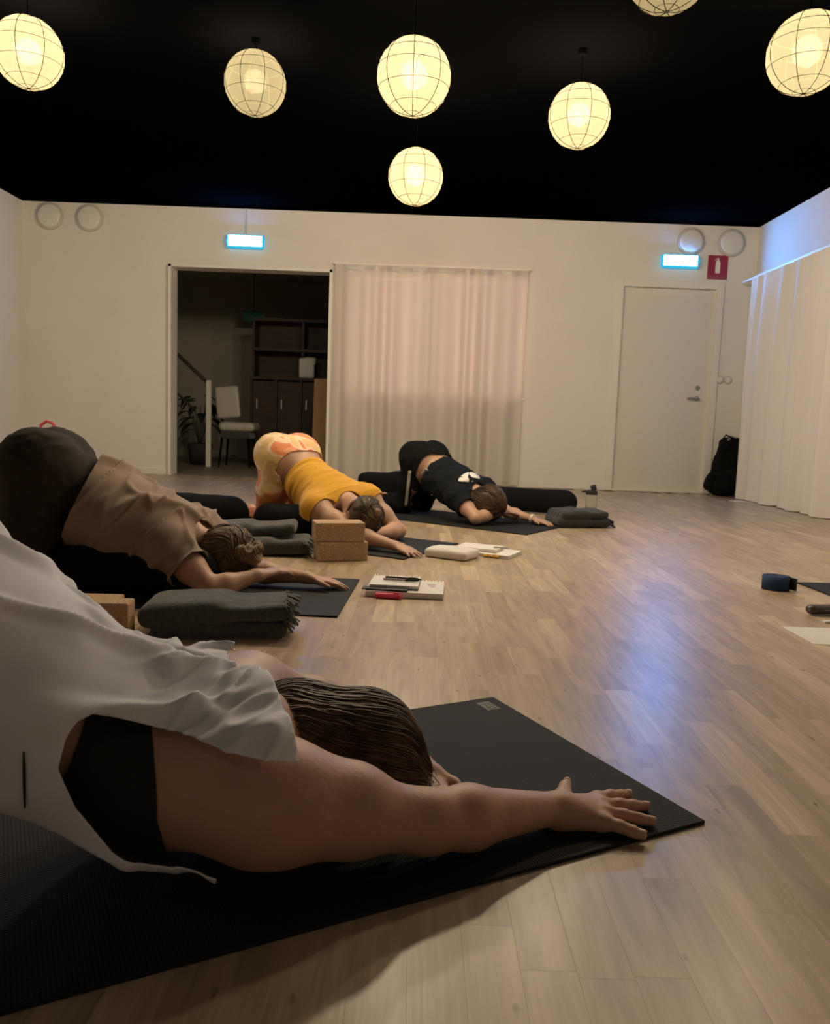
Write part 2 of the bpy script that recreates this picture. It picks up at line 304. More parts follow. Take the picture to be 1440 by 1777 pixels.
def volume(prims, h, infl=0.0):
    bb = [pbounds(p) for p in prims]; lo = np.min([b[0] for b in bb], axis=0) - 3 * h - infl - 0.01; hi = np.max([b[1] for b in bb], axis=0) + 3 * h + infl + 0.01
    n = np.ceil((hi - lo) / h).astype(int) + 1; Fd = np.full(n, 9.0, np.float32)
    for p, (a, b) in zip(prims, bb):
        pad = p['k'] + 2 * h + infl; i0 = np.maximum(np.floor((a - pad - lo) / h).astype(int), 0); i1 = np.minimum(np.ceil((b + pad - lo) / h).astype(int) + 1, n)
        ax = [lo[d] + h * np.arange(i0[d], i1[d]) for d in range(3)]; P = np.stack(np.meshgrid(*ax, indexing='ij'), -1)
        sl = tuple(slice(i0[d], i1[d]) for d in range(3)); Fd[sl] = smin(Fd[sl], pdist(p, P, infl), p['k'])
    return Fd, lo
def nets(Fd, lo, h):
    S = Fd < 0; nx, ny, nz = Fd.shape; cnt = np.zeros((nx - 1, ny - 1, nz - 1), np.int8)
    co = [(i, j, k) for i in (0, 1) for j in (0, 1) for k in (0, 1)]
    for i, j, k in co: cnt += S[i:nx - 1 + i, j:ny - 1 + j, k:nz - 1 + k]
    act = (cnt > 0) & (cnt < 8); A = np.argwhere(act); idx = np.full(act.shape, -1, np.int64); idx[act] = np.arange(len(A))
    acc = np.zeros((len(A), 3)); num = np.zeros(len(A))
    for c0 in co:
        for d in range(3):
            if c0[d]: continue
            c1 = list(c0); c1[d] = 1; f0 = Fd[tuple((A + c0).T)].astype(float); f1 = Fd[tuple((A + c1).T)].astype(float); m = (f0 < 0) != (f1 < 0)
            t = np.where(m, f0 / np.where(m, f0 - f1, 1), 0); pt = np.array(c0, float) + t[:, None] * (np.array(c1) - np.array(c0)); acc[m] += pt[m]; num[m] += 1
    v = (A + acc / num[:, None]) * h + lo; faces = []
    for d in range(3):
        e, g = [x for x in range(3) if x != d]; s0 = [slice(None)] * 3; s1 = [slice(None)] * 3; s0[d] = slice(0, -1); s1[d] = slice(1, None)
        X = np.argwhere(S[tuple(s0)] != S[tuple(s1)]); X = X[(X[:, e] > 0) & (X[:, g] > 0) & (X[:, e] < Fd.shape[e] - 1) & (X[:, g] < Fd.shape[g] - 1)]
        E = np.zeros(3, int); G = np.zeros(3, int); E[e] = 1; G[g] = 1
        q = np.stack([idx[tuple((X - E - G).T)], idx[tuple((X - G).T)], idx[tuple(X.T)], idx[tuple((X - E).T)]], 1); inside = S[tuple(X.T)]
        if d == 1: inside = ~inside
        q = np.where(inside[:, None], q, q[:, ::-1]); faces.append(q)
    return v, np.concatenate(faces)
def surface(prims, h, infl=0.0): return nets(*volume(prims, h, infl), h)
def vnormals(v, f):
    n = np.zeros_like(v); fn = np.cross(v[f[:, 2]] - v[f[:, 0]], v[f[:, 3 if f.shape[1] > 3 else 1]] - v[f[:, 1 if f.shape[1] > 3 else 0]])
    if f.shape[1] == 3: fn = np.cross(v[f[:, 1]] - v[f[:, 0]], v[f[:, 2]] - v[f[:, 0]])
    for i in range(f.shape[1]): np.add.at(n, f[:, i], fn)
    return n / (np.linalg.norm(n, axis=1, keepdims=True) + 1e-12)
def relax(v, f, it=1, lam=0.5):
    for _ in range(it):
        s = np.zeros_like(v); c = np.zeros(len(v))
        for i in range(f.shape[1]):
            for j in ((i + 1) % f.shape[1], (i - 1) % f.shape[1]): np.add.at(s, f[:, i], v[f[:, j]]); np.add.at(c, f[:, i], 1)
        v = v + lam * (s / np.maximum(c, 1)[:, None] - v)
    return v
def clip(v, f, g):
    """keep g>0, cutting triangles exactly on g=0"""
    tri = np.concatenate([f[:, [0, 1, 2]], f[:, [0, 2, 3]]]) if f.shape[1] == 4 else f
    s = g[tri] > 0; k = s.sum(1); out = [tri[k == 3]]; nv = list(v); cache = {}; extra = []
    def cut(a, b):
        key = (a, b) if a < b else (b, a)
        if key not in cache: t = g[a] / (g[a] - g[b]); cache[key] = len(nv); nv.append(v[a] + t * (v[b] - v[a]))
        return cache[key]
    for t, m in zip(tri[(k > 0) & (k < 3)], s[(k > 0) & (k < 3)]):
        poly = []
        for i in range(3):
            a, b = int(t[i]), int(t[(i + 1) % 3])
            if m[i]: poly.append(a)
            if m[i] != m[(i + 1) % 3]: poly.append(cut(a, b))
        for i in range(1, len(poly) - 1): extra.append((poly[0], poly[i], poly[i + 1]))
    if extra: out.append(np.array(extra))
    F2 = np.concatenate(out); nv = np.array(nv); used = np.unique(F2); mp = np.full(len(nv), -1); mp[used] = np.arange(len(used))
    return nv[used], mp[F2]
def _h3(i, j, k):
    x = (i * 374761393 + j * 668265263 + k * 2147483647 + 1013904223) & 0xffffffff; x = ((x ^ (x >> 13)) * 1274126177) & 0xffffffff
    return ((x ^ (x >> 16)) & 0xffff) / 65535.0
def vnoise(P):
    i = np.floor(P).astype(np.int64); fr = P - i; u = fr * fr * (3 - 2 * fr); r = 0
    for a in (0, 1):
        for b in (0, 1):
            for c in (0, 1):
                w = (u[:, 0] if a else 1 - u[:, 0]) * (u[:, 1] if b else 1 - u[:, 1]) * (u[:, 2] if c else 1 - u[:, 2]); r = r + w * _h3(i[:, 0] + a, i[:, 1] + b, i[:, 2] + c)
    return r
def fbm(P, o=3):
    r, a, t = 0, 1.0, 0.0
    for k in range(o): r = r + a * vnoise(P * 2 ** k + 17.3 * k); t += a; a *= 0.5
    return r / t
def ridge(P, o=2): return np.exp(-((2 * fbm(P, o) - 1) / 0.42) ** 2)
def solid(o, th, off=-1.0):
    md = o.modifiers.new('thickness', 'SOLIDIFY'); md.thickness = th; md.offset = off; md.use_rim = True; return o
def sdf_obj(name, prims, h, m, parent=None, it=1, disp=None):
    v, f = surface(prims, h); v = relax(v, f, it) if it else v
    if disp is not None: v = v + vnormals(v, f) * disp(v)[:, None]
    return pyobj(name, v, f, m, parent)
def strands(curves, r0, r1=None):
    """thin three-sided tapered locks"""
    vs, fs, base = [], [], 0
    for c in curves:
        c = np.asarray(c); n = len(c); d = np.gradient(c, axis=0); d /= np.linalg.norm(d, axis=1, keepdims=True) + 1e-9
        a = np.cross(d, V(0.3, 0.2, 1.0)); a /= np.linalg.norm(a, axis=1, keepdims=True) + 1e-9; b = np.cross(d, a); t = np.linspace(0, 1, n)
        rr = (r0 * np.minimum(1, 6 * t + 0.3) * (1 - 0.75 * t ** 2))[:, None]
        for k in range(3): vs.append(c + rr * (a * math.cos(2.094 * k) + b * math.sin(2.094 * k)))
        for i in range(n - 1):
            for k in range(3):
                k2 = (k + 1) % 3; fs.append((base + k * n + i, base + k2 * n + i, base + k2 * n + i + 1, base + k * n + i + 1))
        base += 3 * n
    return np.concatenate(vs), fs

# ------------------------------------------------------------------ the room
XL, XR, YB, YF, ZC = -4.08, 3.38, 8.45, -3.2, 2.72
fl = B(); box(fl, (0.5 * (XL + XR), 0.5 * (YB + YF), -0.0415), (XR - XL + 0.3, YB - YF + 0.3, 0.05)); floor = struct(obj('floor', fl, 'sub'))
floor['label'] = 'pale oak plank floor of the studio'
PW = 0.068
def plank_vf(L):
    w = PW / 2 - 0.00002; l = L / 2 - 0.00002; c = 0.00016; v = [(sx * ww, sy * ll, z) for ww, ll, z in ((w, l, -0.0165), (w, l, -c), (w - c, l - c, 0.0)) for sx, sy in ((-1, -1), (1, -1), (1, 1), (-1, 1))]
    return v, [(a + k, a + (k + 1) % 4, a + 4 + (k + 1) % 4, a + 4 + k) for a in (0, 4) for k in range(4)] + [(8, 9, 10, 11)]
def plank_mesh(L):
    v, f = plank_vf(L); me = bpy.data.meshes.new('plank'); me.from_pydata(v, [], f); me.materials.append(M_['floor']); return me
LENS = (0.26, 0.34, 0.42, 0.50, 0.58)
pmesh = {L: plank_mesh(L) for L in LENS}
planks = []
nrow = int((XR - XL) / PW) + 1
for i in range(nrow):
    x = XL + 0.01 + PW * (i + 0.5)
    if x + PW / 2 > XR: break
    y = YF + random.random() * 0.5
    while y < YB - 0.2:
        L = random.choice(LENS)
        if y + L > YB: L = max([l for l in LENS if l <= YB - y], default=0)
        if not L: break
        planks.append((x, y + L / 2, L)); y += L
def in_view(x, y, L):
    best = 0
    for yy in (y - L / 2, y, y + L / 2):
        q = V(x, yy, 0) - V(0, 0, CAM_H); w = q @ cam_f
        if w < 0.2: continue
        px, py = 720 + F_PX * (q @ cam_r) / w, 888 - F_PX * (q @ cam_u) / w
        if -40 < px < 1480 and py < 1820: best = max(best, L / w ** 3)
    # under the nearest mat and body nothing of the floor shows
    dx, dy = x - 0.502, y - 1.28; u = dx * math.cos(R(27.6)) + dy * math.sin(R(27.6)); t = -dx * math.sin(R(27.6)) + dy * math.cos(R(27.6))
    return 0 if (u < -0.2 and 0.1 < t < 0.55) else best
planks.sort(key=lambda p: -in_view(*p))
rv, rf = [], []
for n, (x, y, L) in enumerate(planks):
    if n < 300:
        o = bpy.data.objects.new('plank', pmesh[L]); o.location = (x, y, 0); COL.objects.link(o); o.parent = floor
    else:
        v, f = plank_vf(L); b0 = len(rv); rv += [(p[0] + x, p[1] + y, p[2]) for p in v]; rf += [tuple(b0 + k for k in q) for q in f]
tag(pyobj('distant_planks', rv, rf, 'floor', floor, False), kind='stuff')

def wall(name, *boxes, m='wall', label=None):
    bm = B()
    for x0, x1, y0, y1, z0, z1 in boxes: box(bm, ((x0 + x1) / 2, (y0 + y1) / 2, (z0 + z1) / 2), (x1 - x0, y1 - y0, z1 - z0))
    o = struct(obj(name, bm, m))
    if label: o['label'] = label
    return o
T = 0.16
DW = (-2.59, -0.925, 2.145)                 # open doorway
DR = (2.045, 3.0, 2.09)                      # white door opening
WN = (-0.70, 1.07, 0.92, 2.15)               # curtained window
wall('wall_back', (XL - T, XR + T, YB + 0.01, YB + T, -0.3, -0.002), (XL - T, DW[0], YB, YB + T, 0, ZC), (DW[0], DW[1], YB, YB + T, DW[2], ZC), (DW[1], WN[0], YB, YB + T, 0, ZC), (WN[0], WN[1], YB, YB + T, 0, WN[2]), (WN[0], WN[1], YB, YB + T, WN[3], ZC),
     (WN[1], DR[0], YB, YB + T, 0, ZC), (DR[0], DR[1], YB, YB + T, DR[2], ZC), (DR[1], XR + T, YB, YB + T, 0, ZC), label='white plaster wall at the far end of the studio')
wall('wall_left', (XL - T, XL, YF - T, YB, 0, ZC), label='white plaster wall on the left')
wall('wall_right', (XR, XR + T, YF - T, YB, 0, ZC), label='white plaster wall behind the long right curtain')
wall('wall_front', (XL, XR, YF - T, YF, 0, ZC), label='white plaster wall behind the viewer')
wall('ceiling', (XL - T, XR + T, YF - T, YB + T, ZC, ZC + 0.1), m='black', label='matt black painted ceiling')
bb = B(); 
for x0, x1 in ((XL, DW[0]), (WN[1] + 0.2, DR[0] - 0.07), (DR[1] + 0.07, XR)): box(bb, ((x0 + x1) / 2, YB - 0.006, 0.03), (x1 - x0, 0.012, 0.06))
struct(obj('baseboard_back', bb, 'trim'))
bb = B(); box(bb, (XL + 0.006, 2.6, 0.03), (0.012, YB - YF, 0.06)); struct(obj('baseboard_left', bb, 'trim'))
# doorway trim
dt = B(); 
for x in (DW[0] + 0.012, DW[1] - 0.012): box(dt, (x, YB + 0.06, DW[2] / 2), (0.03, 0.22, DW[2]))
box(dt, ((DW[0] + DW[1]) / 2, YB + 0.06, DW[2] - 0.012), (DW[1] - DW[0], 0.22, 0.03)); struct(obj('trim_1', dt, 'trim'))
# window: frame, mullions, panes
wr = B(); box(wr, ((WN[0] + WN[1]) / 2, YB + 0.14, WN[2] - 0.01), (WN[1] - WN[0] + 0.06, 0.30, 0.03), bev=0.004)
win = struct(obj('window_1', wr, 'trim')); win['label'] = 'window hidden behind the sheer middle curtain'
for x in (WN[0] + 0.02, 0.14, WN[1] - 0.015):
    w_ = B(); box(w_, (x, YB + 0.1, (WN[2] + WN[3]) / 2), (0.04, 0.06, WN[3] - WN[2])); obj('window_frame', w_, 'trim', win)
for z in (WN[2] + 0.03, WN[3] - 0.03):
    w_ = B(); box(w_, ((WN[0] + WN[1]) / 2, YB + 0.1, z), (WN[1] - WN[0], 0.05, 0.06)); obj('window_frame', w_, 'trim', win)
for k in (0, 1):
    w_ = B(); hw = (WN[1] - WN[0]) / 2; box(w_, (WN[0] + hw * (k + 0.5), YB + 0.1, (WN[2] + WN[3]) / 2), (hw - 0.08, 0.006, WN[3] - WN[2] - 0.1)); obj('pane', w_, 'glass', win)
# white door
db = B(); box(db, ((DR[0] + DR[1]) / 2, YB + 0.055, DR[2] / 2 + 0.004), (DR[1] - DR[0] - 0.012, 0.045, DR[2] - 0.014), bev=0.003); door = struct(obj('door_1', db, 'door')); door['label'] = 'closed white flush door under the right exit sign'
for x in (DR[0] - 0.035, DR[1] + 0.035):
    q = B(); box(q, (x, YB - 0.009, DR[2] / 2 + 0.03), (0.07, 0.018, DR[2] + 0.06), bev=0.004); obj('door_frame', q, 'trim', door)
q = B(); box(q, ((DR[0] + DR[1]) / 2, YB - 0.010, DR[2] + 0.035), (DR[1] - DR[0], 0.018, 0.07), bev=0.004); obj('door_frame', q, 'trim', door)
for x in (DR[0] + 0.004, DR[1] - 0.004):
    q = B(); box(q, (x, YB + 0.05, DR[2] / 2), (0.012, 0.1, DR[2])); obj('door_jamb', q, 'trim', door)
q = B(); lathe(q, ((0.026, 0), (0.026, 0.008), (0.010, 0.012), (0.010, 0.05)), (2.885, YB + 0.032, 0.985), 16, 'Y'); box(q, (2.83, YB - 0.022, 0.985), (0.13, 0.018, 0.018), bev=0.006); obj('door_handle', q, 'steel', door)
q = B(); lathe(q, ((0.024, 0), (0.024, 0.010), (0.020, 0.014)), (2.885, YB + 0.032, 1.095), 16, 'Y'); obj('door_lock', q, 'steel', door)
q = B(); box(q, ((DR[0] + DR[1]) / 2, YB + 0.03, 0.008), (DR[1] - DR[0], 0.1, 0.016), bev=0.003); obj('threshold', q, 'trim', door)

# ------------------------------------------------------------------ hall behind the doorway
HY = 12.2
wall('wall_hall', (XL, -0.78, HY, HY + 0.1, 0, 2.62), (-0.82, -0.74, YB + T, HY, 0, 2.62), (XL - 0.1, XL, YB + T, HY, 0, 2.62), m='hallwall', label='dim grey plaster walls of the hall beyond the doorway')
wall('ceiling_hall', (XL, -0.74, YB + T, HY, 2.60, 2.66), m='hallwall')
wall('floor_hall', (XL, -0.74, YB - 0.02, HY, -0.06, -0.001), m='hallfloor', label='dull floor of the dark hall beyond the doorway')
# outside ground under the window
wall('ground_outside', (-0.7, 5, YB + T, 14, -0.3, -0.2), m='pot')

# ------------------------------------------------------------------ paper lanterns
LR = 0.17
def make_lantern():
    root = empty('paper_lantern', (0, 0, 0), 'x', 'lamp', 'paper lanterns hanging from the black ceiling')
    nb, na = 12, 32; v = []; f = []
    ths = [0.28 + (math.pi - 0.34) * i / nb for i in range(nb + 1)]; prof = []
    for i, t in enumerate(ths):
        prof.append((LR * math.sin(t), LR * math.cos(t)))
        if i < nb:
            tm = (t + ths[i + 1]) / 2; prof.append((LR * 0.992 * math.sin(tm), LR * 0.992 * math.cos(tm)))
    for r_, z_ in prof:
        for k in range(na): v.append((r_ * math.cos(2 * math.pi * k / na), r_ * math.sin(2 * math.pi * k / na), z_))
    for i in range(len(prof) - 1):
        for k in range(na): f.append((i * na + k, i * na + (k + 1) % na, (i + 1) * na + (k + 1) % na, (i + 1) * na + k))
    pyobj('paper_shade', v, f, 'paper', root)
    mer = B(); tube(mer, [(LR * 1.003 * math.sin(t), 0, LR * 1.003 * math.cos(t)) for t in np.linspace(0.28, math.pi - 0.07, 20)], 0.0016, 5); m0 = obj('rib', mer, 'rib', root)
    for k in range(1, 8):
        c = m0.copy(); COL.objects.link(c); c.rotation_euler = (0, 0, 2 * math.pi * k / 8)
    for k in (1, 3, 5, 7, 9, 11):
        t = ths[k] + 0.08 * math.sin(k * 2.3); rg = B(); ts = np.linspace(0, 2 * math.pi, 33)
        tube(rg, [(LR * 1.003 * math.sin(t) * math.cos(a), LR * 1.003 * math.sin(t) * math.sin(a), LR * 1.003 * math.cos(t) + 0.004 * math.sin(a + k)) for a in ts], 0.0012, 5, False); obj('hoop', rg, 'rib', root)
    for zz in (1, -1):
        rg = B(); t = 0.28 if zz > 0 else 0.06; tube(rg, [(LR * math.sin(t) * math.cos(a), LR * math.sin(t) * math.sin(a), zz * LR * math.cos(t)) for a in np.linspace(0, 2 * math.pi, 25)], 0.0012, 5, False); obj('end_ring', rg, 'rib', root)
    hl = B(); lathe(hl, ((0.012, 0.10), (0.02, 0.10), (0.02, 0.16), (0.006, 0.165)), (0, 0, 0), 14); obj('lamp_holder', hl, 'cord', root)
    return root
SPOTS = [((-2.03, 4.29, 2.42), 0.1, 'glowing paper lantern cut by the left edge of the picture'),
         ((-0.974, 4.726, 2.483), 0.5, 'dimmer yellow paper lantern above the left exit sign'),
         ((-0.077, 3.92, 2.223), 0.0, 'largest glowing paper lantern, high in the middle of the ceiling'),
         ((-0.071, 5.212, 2.155), 0.35, 'lowest glowing paper lantern, straight below the largest one'),
         ((0.834, 4.713, 2.366), 0.2, 'glowing paper lantern right of the largest one, above the door side'),
         ((1.664, 3.791, 2.33), 0.1, 'glowing paper lantern cut by the right edge of the picture'),
         ((0.911, 3.35, 2.44), 0.3, 'paper lantern at the top edge, only its bottom in view'),
         ((-0.35, -0.75, 2.42), 0.6, 'unseen paper lantern added behind the viewer to soften shadows')]  # last one is an added fill lantern, out of view, softening the foreground shadow
lan = make_lantern(); lans = [lan] + [copy_tree(lan) for _ in SPOTS[1:]]
for i, (p, rz, lab) in enumerate(SPOTS):
    o = lans[i]
    o.location = p; o.rotation_euler = (0, 0, rz); o['label'] = lab
    cb = B(); h = ZC - p[2]; tube(cb, [(p[0], p[1], p[2] + 0.16), (p[0], p[1], ZC - 0.012)], 0.0025, 6); lathe(cb, ((0.022, -0.03), (0.024, -0.008), (0.02, 0)), (p[0], p[1], ZC), 18)
    c = obj('hanging_cord', cb, 'cord', o); c.matrix_parent_inverse = (Matrix.Translation(p) @ Matrix.Rotation(rz, 4, 'Z')).inverted()
    lamp('lantern_bulb_light', 'POINT', (p[0], p[1], p[2] + 0.01), LAMP_W * (1.0, 0.55, 1.0, 1.10, 1.0, 0.80, 0.32, 0.10)[i], LAMP_COL, shadow_soft_size=0.07)

# ------------------------------------------------------------------ curtains
def curtain(name, p0, p1, ztop, zbot, amp, waves, m, parent, seed=0, pinch=0.5, nu=260, nv=26):
    p0, p1 = V(*p0, 0), V(*p1, 0); d = p1 - p0; Ld = np.linalg.norm(d); d /= Ld; nrm = V(-d[1], d[0], 0); v = []; f = []
    us = np.linspace(0, 1, nu)
    wob = np.array([fbm(np.array([[u * waves * 0.7 + seed, 3.1, 0.5]]), 2)[0] for u in us])
    ph = 2 * math.pi * (us * waves + 1.1 * (wob - 0.5))
    for j in range(nv):
        t = j / (nv - 1); z = ztop + (zbot - ztop) * t; z_ = np.full(nu, z)
        a = amp * (0.55 + 0.45 * min(1, t * 3)) * (0.6 + 0.8 * wob); off = a * np.sin(ph) + 0.3 * a * np.sin(0.5 * ph + 1 + 1.2 * t) * t
        if j == 0: z_ = z_ + 0.008 * np.sin(ph * 1.0)
        if j == nv - 1: z_ = z_ + 0.012 * np.abs(np.sin(ph * 0.5))
        for u, o_, zz in zip(us, off, z_): v.append(p0 + d * Ld * u + nrm * o_ + V(0, 0, zz))
    for j in range(nv - 1):
        for i in range(nu - 1): f.append((j * nu + i, j * nu + i + 1, (j + 1) * nu + i + 1, (j + 1) * nu + i))
    return pyobj(name, v, f, m, parent)
cr = empty('window_curtain', (0.1, YB - 0.1, 0), 'sheer white pleated curtain over the glowing middle window', 'curtain')
curtain('curtain_panel', (-0.885, YB - 0.10), (0.10, YB - 0.10), 2.19, 0.012, 0.044, 4.4, 'sheer', cr, 1)
curtain('curtain_panel', (0.07, YB - 0.11), (1.055, YB - 0.10), 2.19, 0.012, 0.044, 4.4, 'sheer', cr, 9)
for seedx, (xa, xb) in enumerate(((-0.885, 0.10), (0.07, 1.055))):
    curtain('heading_tape', (xa, YB - 0.104), (xb, YB - 0.104), 2.192, 2.125, 0.042, 4.4, 'linen', cr, (1, 9)[seedx], nv=4)
q = B(); box(q, (0.085, YB - 0.06, 2.205), (1.98, 0.05, 0.022), bev=0.003); obj('curtain_rail', q, 'trim', cr)
cr = empty('long_curtain', (XR - 0.17, 5.4, 0), 'long white floor-length curtain hanging along the right wall', 'curtain')
curtain('curtain_panel', (XR - 0.19, 8.02), (XR - 0.17, 5.2), 2.135, 0.006, 0.052, 11, 'linen', cr, 4, nu=420)
curtain('curtain_panel', (XR - 0.17, 5.2), (XR - 0.16, 2.2), 2.135, 0.006, 0.052, 11, 'linen', cr, 14, nu=420)
q = B(); box(q, (XR - 0.155, 5.2, 2.15), (0.03, 6.3, 0.022), bev=0.003); obj('curtain_rail', q, 'trim', cr)
for y in (8.2, 6.6, 5.0, 3.4):
    q = B(); box(q, (XR - 0.07, y, 2.15), (0.16, 0.03, 0.014)); obj('rail_bracket', q, 'trim', cr)

# ------------------------------------------------------------------ wall fittings
def exit_sign(x, z, label, cord):
    r = empty('exit_sign', (x, YB - 0.04, z), label, 'exit sign')
    q = B(); box(q, (x, YB - 0.045, z), (0.385, 0.06, 0.135), bev=0.022); obj('housing', q, 'exit_house', r, True)
    q = B(); box(q, (x, YB - 0.0700, z + 0.005), (0.335, 0.012, 0.098), bev=0.0015); obj('light_panel', q, 'exit_glow', r)
    for s in (-1, 1):
        q = B(); lathe(q, ((0.016, 0), (0.016, 0.02), (0.012, 0.024)), (x + s * 0.18, YB - 0.06, z), 12, 'Y'); obj('end_cap', q, 'exit_house', r)
    if cord:
        q = B(); tube(q, [(x, YB - 0.02, z + 0.06), (x, YB - 0.02, ZC)], 0.006, 6); obj('cable', q, 'grey_plastic', r)
    else:
        q = B(); box(q, (x, YB - 0.012, z), (0.1, 0.024, 0.06)); obj('wall_mount', q, 'grey_plastic', r)
    return r
exit_sign(-1.81, 2.385, 'glowing cyan exit sign on a cable above the open doorway', True)
exit_sign(2.585, 2.345, 'glowing cyan exit sign above the white door', False)
for x, z, lab in ((-3.80, 2.578, 'round white ceiling-height wall disc nearest the left corner'), (-3.395, 2.572, 'round white wall disc second from the left corner'),
                  (2.69, 2.553, 'round white wall disc just above the right exit sign'), (3.10, 2.553, 'round white wall disc above the red fire sign')):
    r = empty('wall_disc', (x, YB, z), lab, 'wall speaker', 'round wall discs under the ceiling')
    q = B(); lathe(q, ((0.135, 0), (0.135, 0.03), (0.128, 0.036), (0.118, 0.036)), (x, YB, z), 40, 'Y'); obj('rim', q, 'grey_plastic', r)
    q = B(); lathe(q, ((0.116, 0.03), (0.116, 0.046), (0.10, 0.052), (0.03, 0.054)), (x, YB, z), 40, 'Y'); obj('front_cover', q, 'plastic', r, True)
r = empty('fire_sign', (2.985, YB, 2.31), 'red fire extinguisher sign with white symbol by the right corner', 'sign')
q = B(); box(q, (2.985, YB - 0.006, 2.31), (0.20, 0.012, 0.235), bev=0.002); obj('sign_plate', q, 'red', r)
q = B(); lathe(q, ((0.020, -0.075), (0.024, -0.07), (0.024, 0.03), (0.012, 0.052), (0.008, 0.055), (0.008, 0.075)), (2.985, YB - 0.0135, 2.325), 12)
bmesh.ops.scale(q, vec=(1, 0.04, 1), space=Matrix.Translation((-2.985, -(YB - 0.0135), -2.325)), verts=q.verts); obj('extinguisher_symbol', q, 'white', r)
q = B(); tube(q, [(2.985, YB - 0.0135, 2.395), (2.962, YB - 0.0135, 2.392), (2.955, YB - 0.0135, 2.37)], 0.004, 6); obj('hose_symbol', q, 'white', r)
q = B(); box(q, (2.985, YB - 0.0125, 2.212), (0.196, 0.003, 0.022)); obj('bottom_band', q, mat('sign_band', (0.33, 0.06, 0.07), 0.5), r)
r = empty('wall_socket', (3.13, YB, 1.185), 'pair of round white switches right of the door', 'switch')
for dx in (-0.042, 0.042):
    q = B(); lathe(q, ((0.042, 0), (0.042, 0.012), (0.036, 0.016)), (3.135 + dx, YB, 1.185), 24, 'Y'); obj('switch_plate', q, 'grey_plastic', r)
    q = B(); lathe(q, ((0.028, 0.012), (0.028, 0.024), (0.024, 0.027)), (3.135 + dx, YB, 1.185), 24, 'Y'); obj('switch_knob', q, 'plastic', r)

# ------------------------------------------------------------------ things in the hall
r = empty('stair_railing', (-2.5, 9.9, 0), 'dark sloping handrail ending at a pale post inside the doorway', 'railing')
q = B(); tube(q, [(-3.35, 9.9, 1.72), (-2.62, 9.9, 1.06), (-2.57, 9.9, 1.03)], 0.022, 8); obj('handrail', q, 'walnut', r)
q = B(); tube(q, [(-3.35, 9.9, 1.25), (-2.72, 9.9, 0.68)], 0.014, 8); obj('lower_rail', q, 'walnut', r)
q = B(); box(q, (-2.555, 9.9, 0.525), (0.055, 0.055, 1.05), bev=0.004); obj('newel_post', q, 'trim', r)
for x, z in ((-3.2, 1.57), (-2.95, 1.35)):
    q = B(); tube(q, [(x, 9.9, 0), (x, 9.9, z)], 0.012, 6); obj('baluster', q, 'walnut', r)
r = empty('white_chair', (-2.28, 10.1, 0), 'white padded chair behind the pale post in the hall', 'chair')
sdf_obj('seat', [rbox((-2.22, 10.1, 0.50), (0.22, 0.21, 0.055), 0.05)], 0.012, 'shell', r)
sdf_obj('seat_base', [rbox((-2.24, 10.1, 0.40), (0.18, 0.18, 0.05), 0.02)], 0.012, 'wool', r)
sdf_obj('backrest', [rbox((-2.40, 10.22, 0.80), (0.15, 0.035, 0.20), 0.03, ry=R(-6))], 0.012, 'shell', r)
for sx, sy in ((-1, -1), (1, -1), (-1, 1), (1, 1)):
    q = B(); tube(q, [(-2.24 + 0.16 * sx, 10.1 + 0.16 * sy, 0.38), (-2.24 + 0.19 * sx, 10.1 + 0.19 * sy, 0)], [0.016, 0.010], 8); obj('leg', q, 'cord', r)
r = empty('potted_plant', (-2.78, 10.35, 0), 'dark leafy plant in a pot behind the stair railing', 'plant')
q = B(); lathe(q, ((0.12, 0), (0.16, 0.26), (0.15, 0.27), (0.13, 0.24)), (-2.78, 10.35, 0), 20); obj('pot', q, 'pot', r, True)
for k in range(26):
    a = random.random() * 6.28; rr = 0.05 + 0.22 * random.random(); z = 0.4 + 0.5 * random.random(); c = V(-2.78 + rr * math.cos(a), 10.35 + rr * math.sin(a), z)
    v = []; 
    for s in np.linspace(0, 1, 6):
        w = 0.05 * math.sin(math.pi * min(0.98, s + 0.05)); ctr = c + V(math.cos(a), math.sin(a), 0.3 - s) * 0.2 * s
        for e in (-1, 0, 1): v.append(ctr + V(-math.sin(a), math.cos(a), 0) * w * e + V(0, 0, -0.01 * abs(e)))
    f = [(i * 3 + j, i * 3 + j + 1, i * 3 + j + 4, i * 3 + j + 3) for i in range(5) for j in (0, 1)]
    solid(pyobj('leaf', v, f, 'leaf', r), 0.002)
q = B()
for k in range(7): tube(q, [(-2.78, 10.35, 0.2), (-2.78 + 0.15 * math.cos(k * 0.9), 10.35 + 0.15 * math.sin(k * 0.9), 0.75)], 0.006, 5)
obj('stems', q, 'leaf', r)
r = empty('shelf_unit', (-1.6, 10.6, 0), 'dark walnut shelf and cabinet unit inside the doorway', 'shelf')
for z, d in ((1.13, 0.5), (1.88, 0.32), (1.5, 0.32)):
    q = B(); box(q, (-1.55, 10.75, z), (1.26, d, 0.035)); obj('shelf', q, 'walnut', r)
for x in (-2.17, -1.85, -1.53, -1.21, -0.94):
    q = B(); box(q, (x, 10.75, 0.555), (0.03, 0.46, 1.11)); obj('divider', q, 'walnut', r)
for x in (-2.17, -1.53, -0.94):
    q = B(); box(q, (x, 10.78, 1.5), (0.03, 0.30, 0.75)); obj('divider', q, 'walnut', r)
q = B(); box(q, (-1.55, 10.96, 0.95), (1.26, 0.02, 1.88)); obj('back_panel', q, 'walnut', r)
for k in range(4):
    q = B(); box(q, (-2.01 + 0.32 * k - (0.02 if k == 3 else 0), 10.56, 0.56), (0.28 if k < 3 else 0.22, 0.02, 1.06)); d_ = obj('cabinet_door', q, 'walnut', r)
    q = B(); box(q, (-2.10 + 0.32 * k, 10.545, 0.8), (0.012, 0.02, 0.12)); obj('handle', q, 'steel', d_)
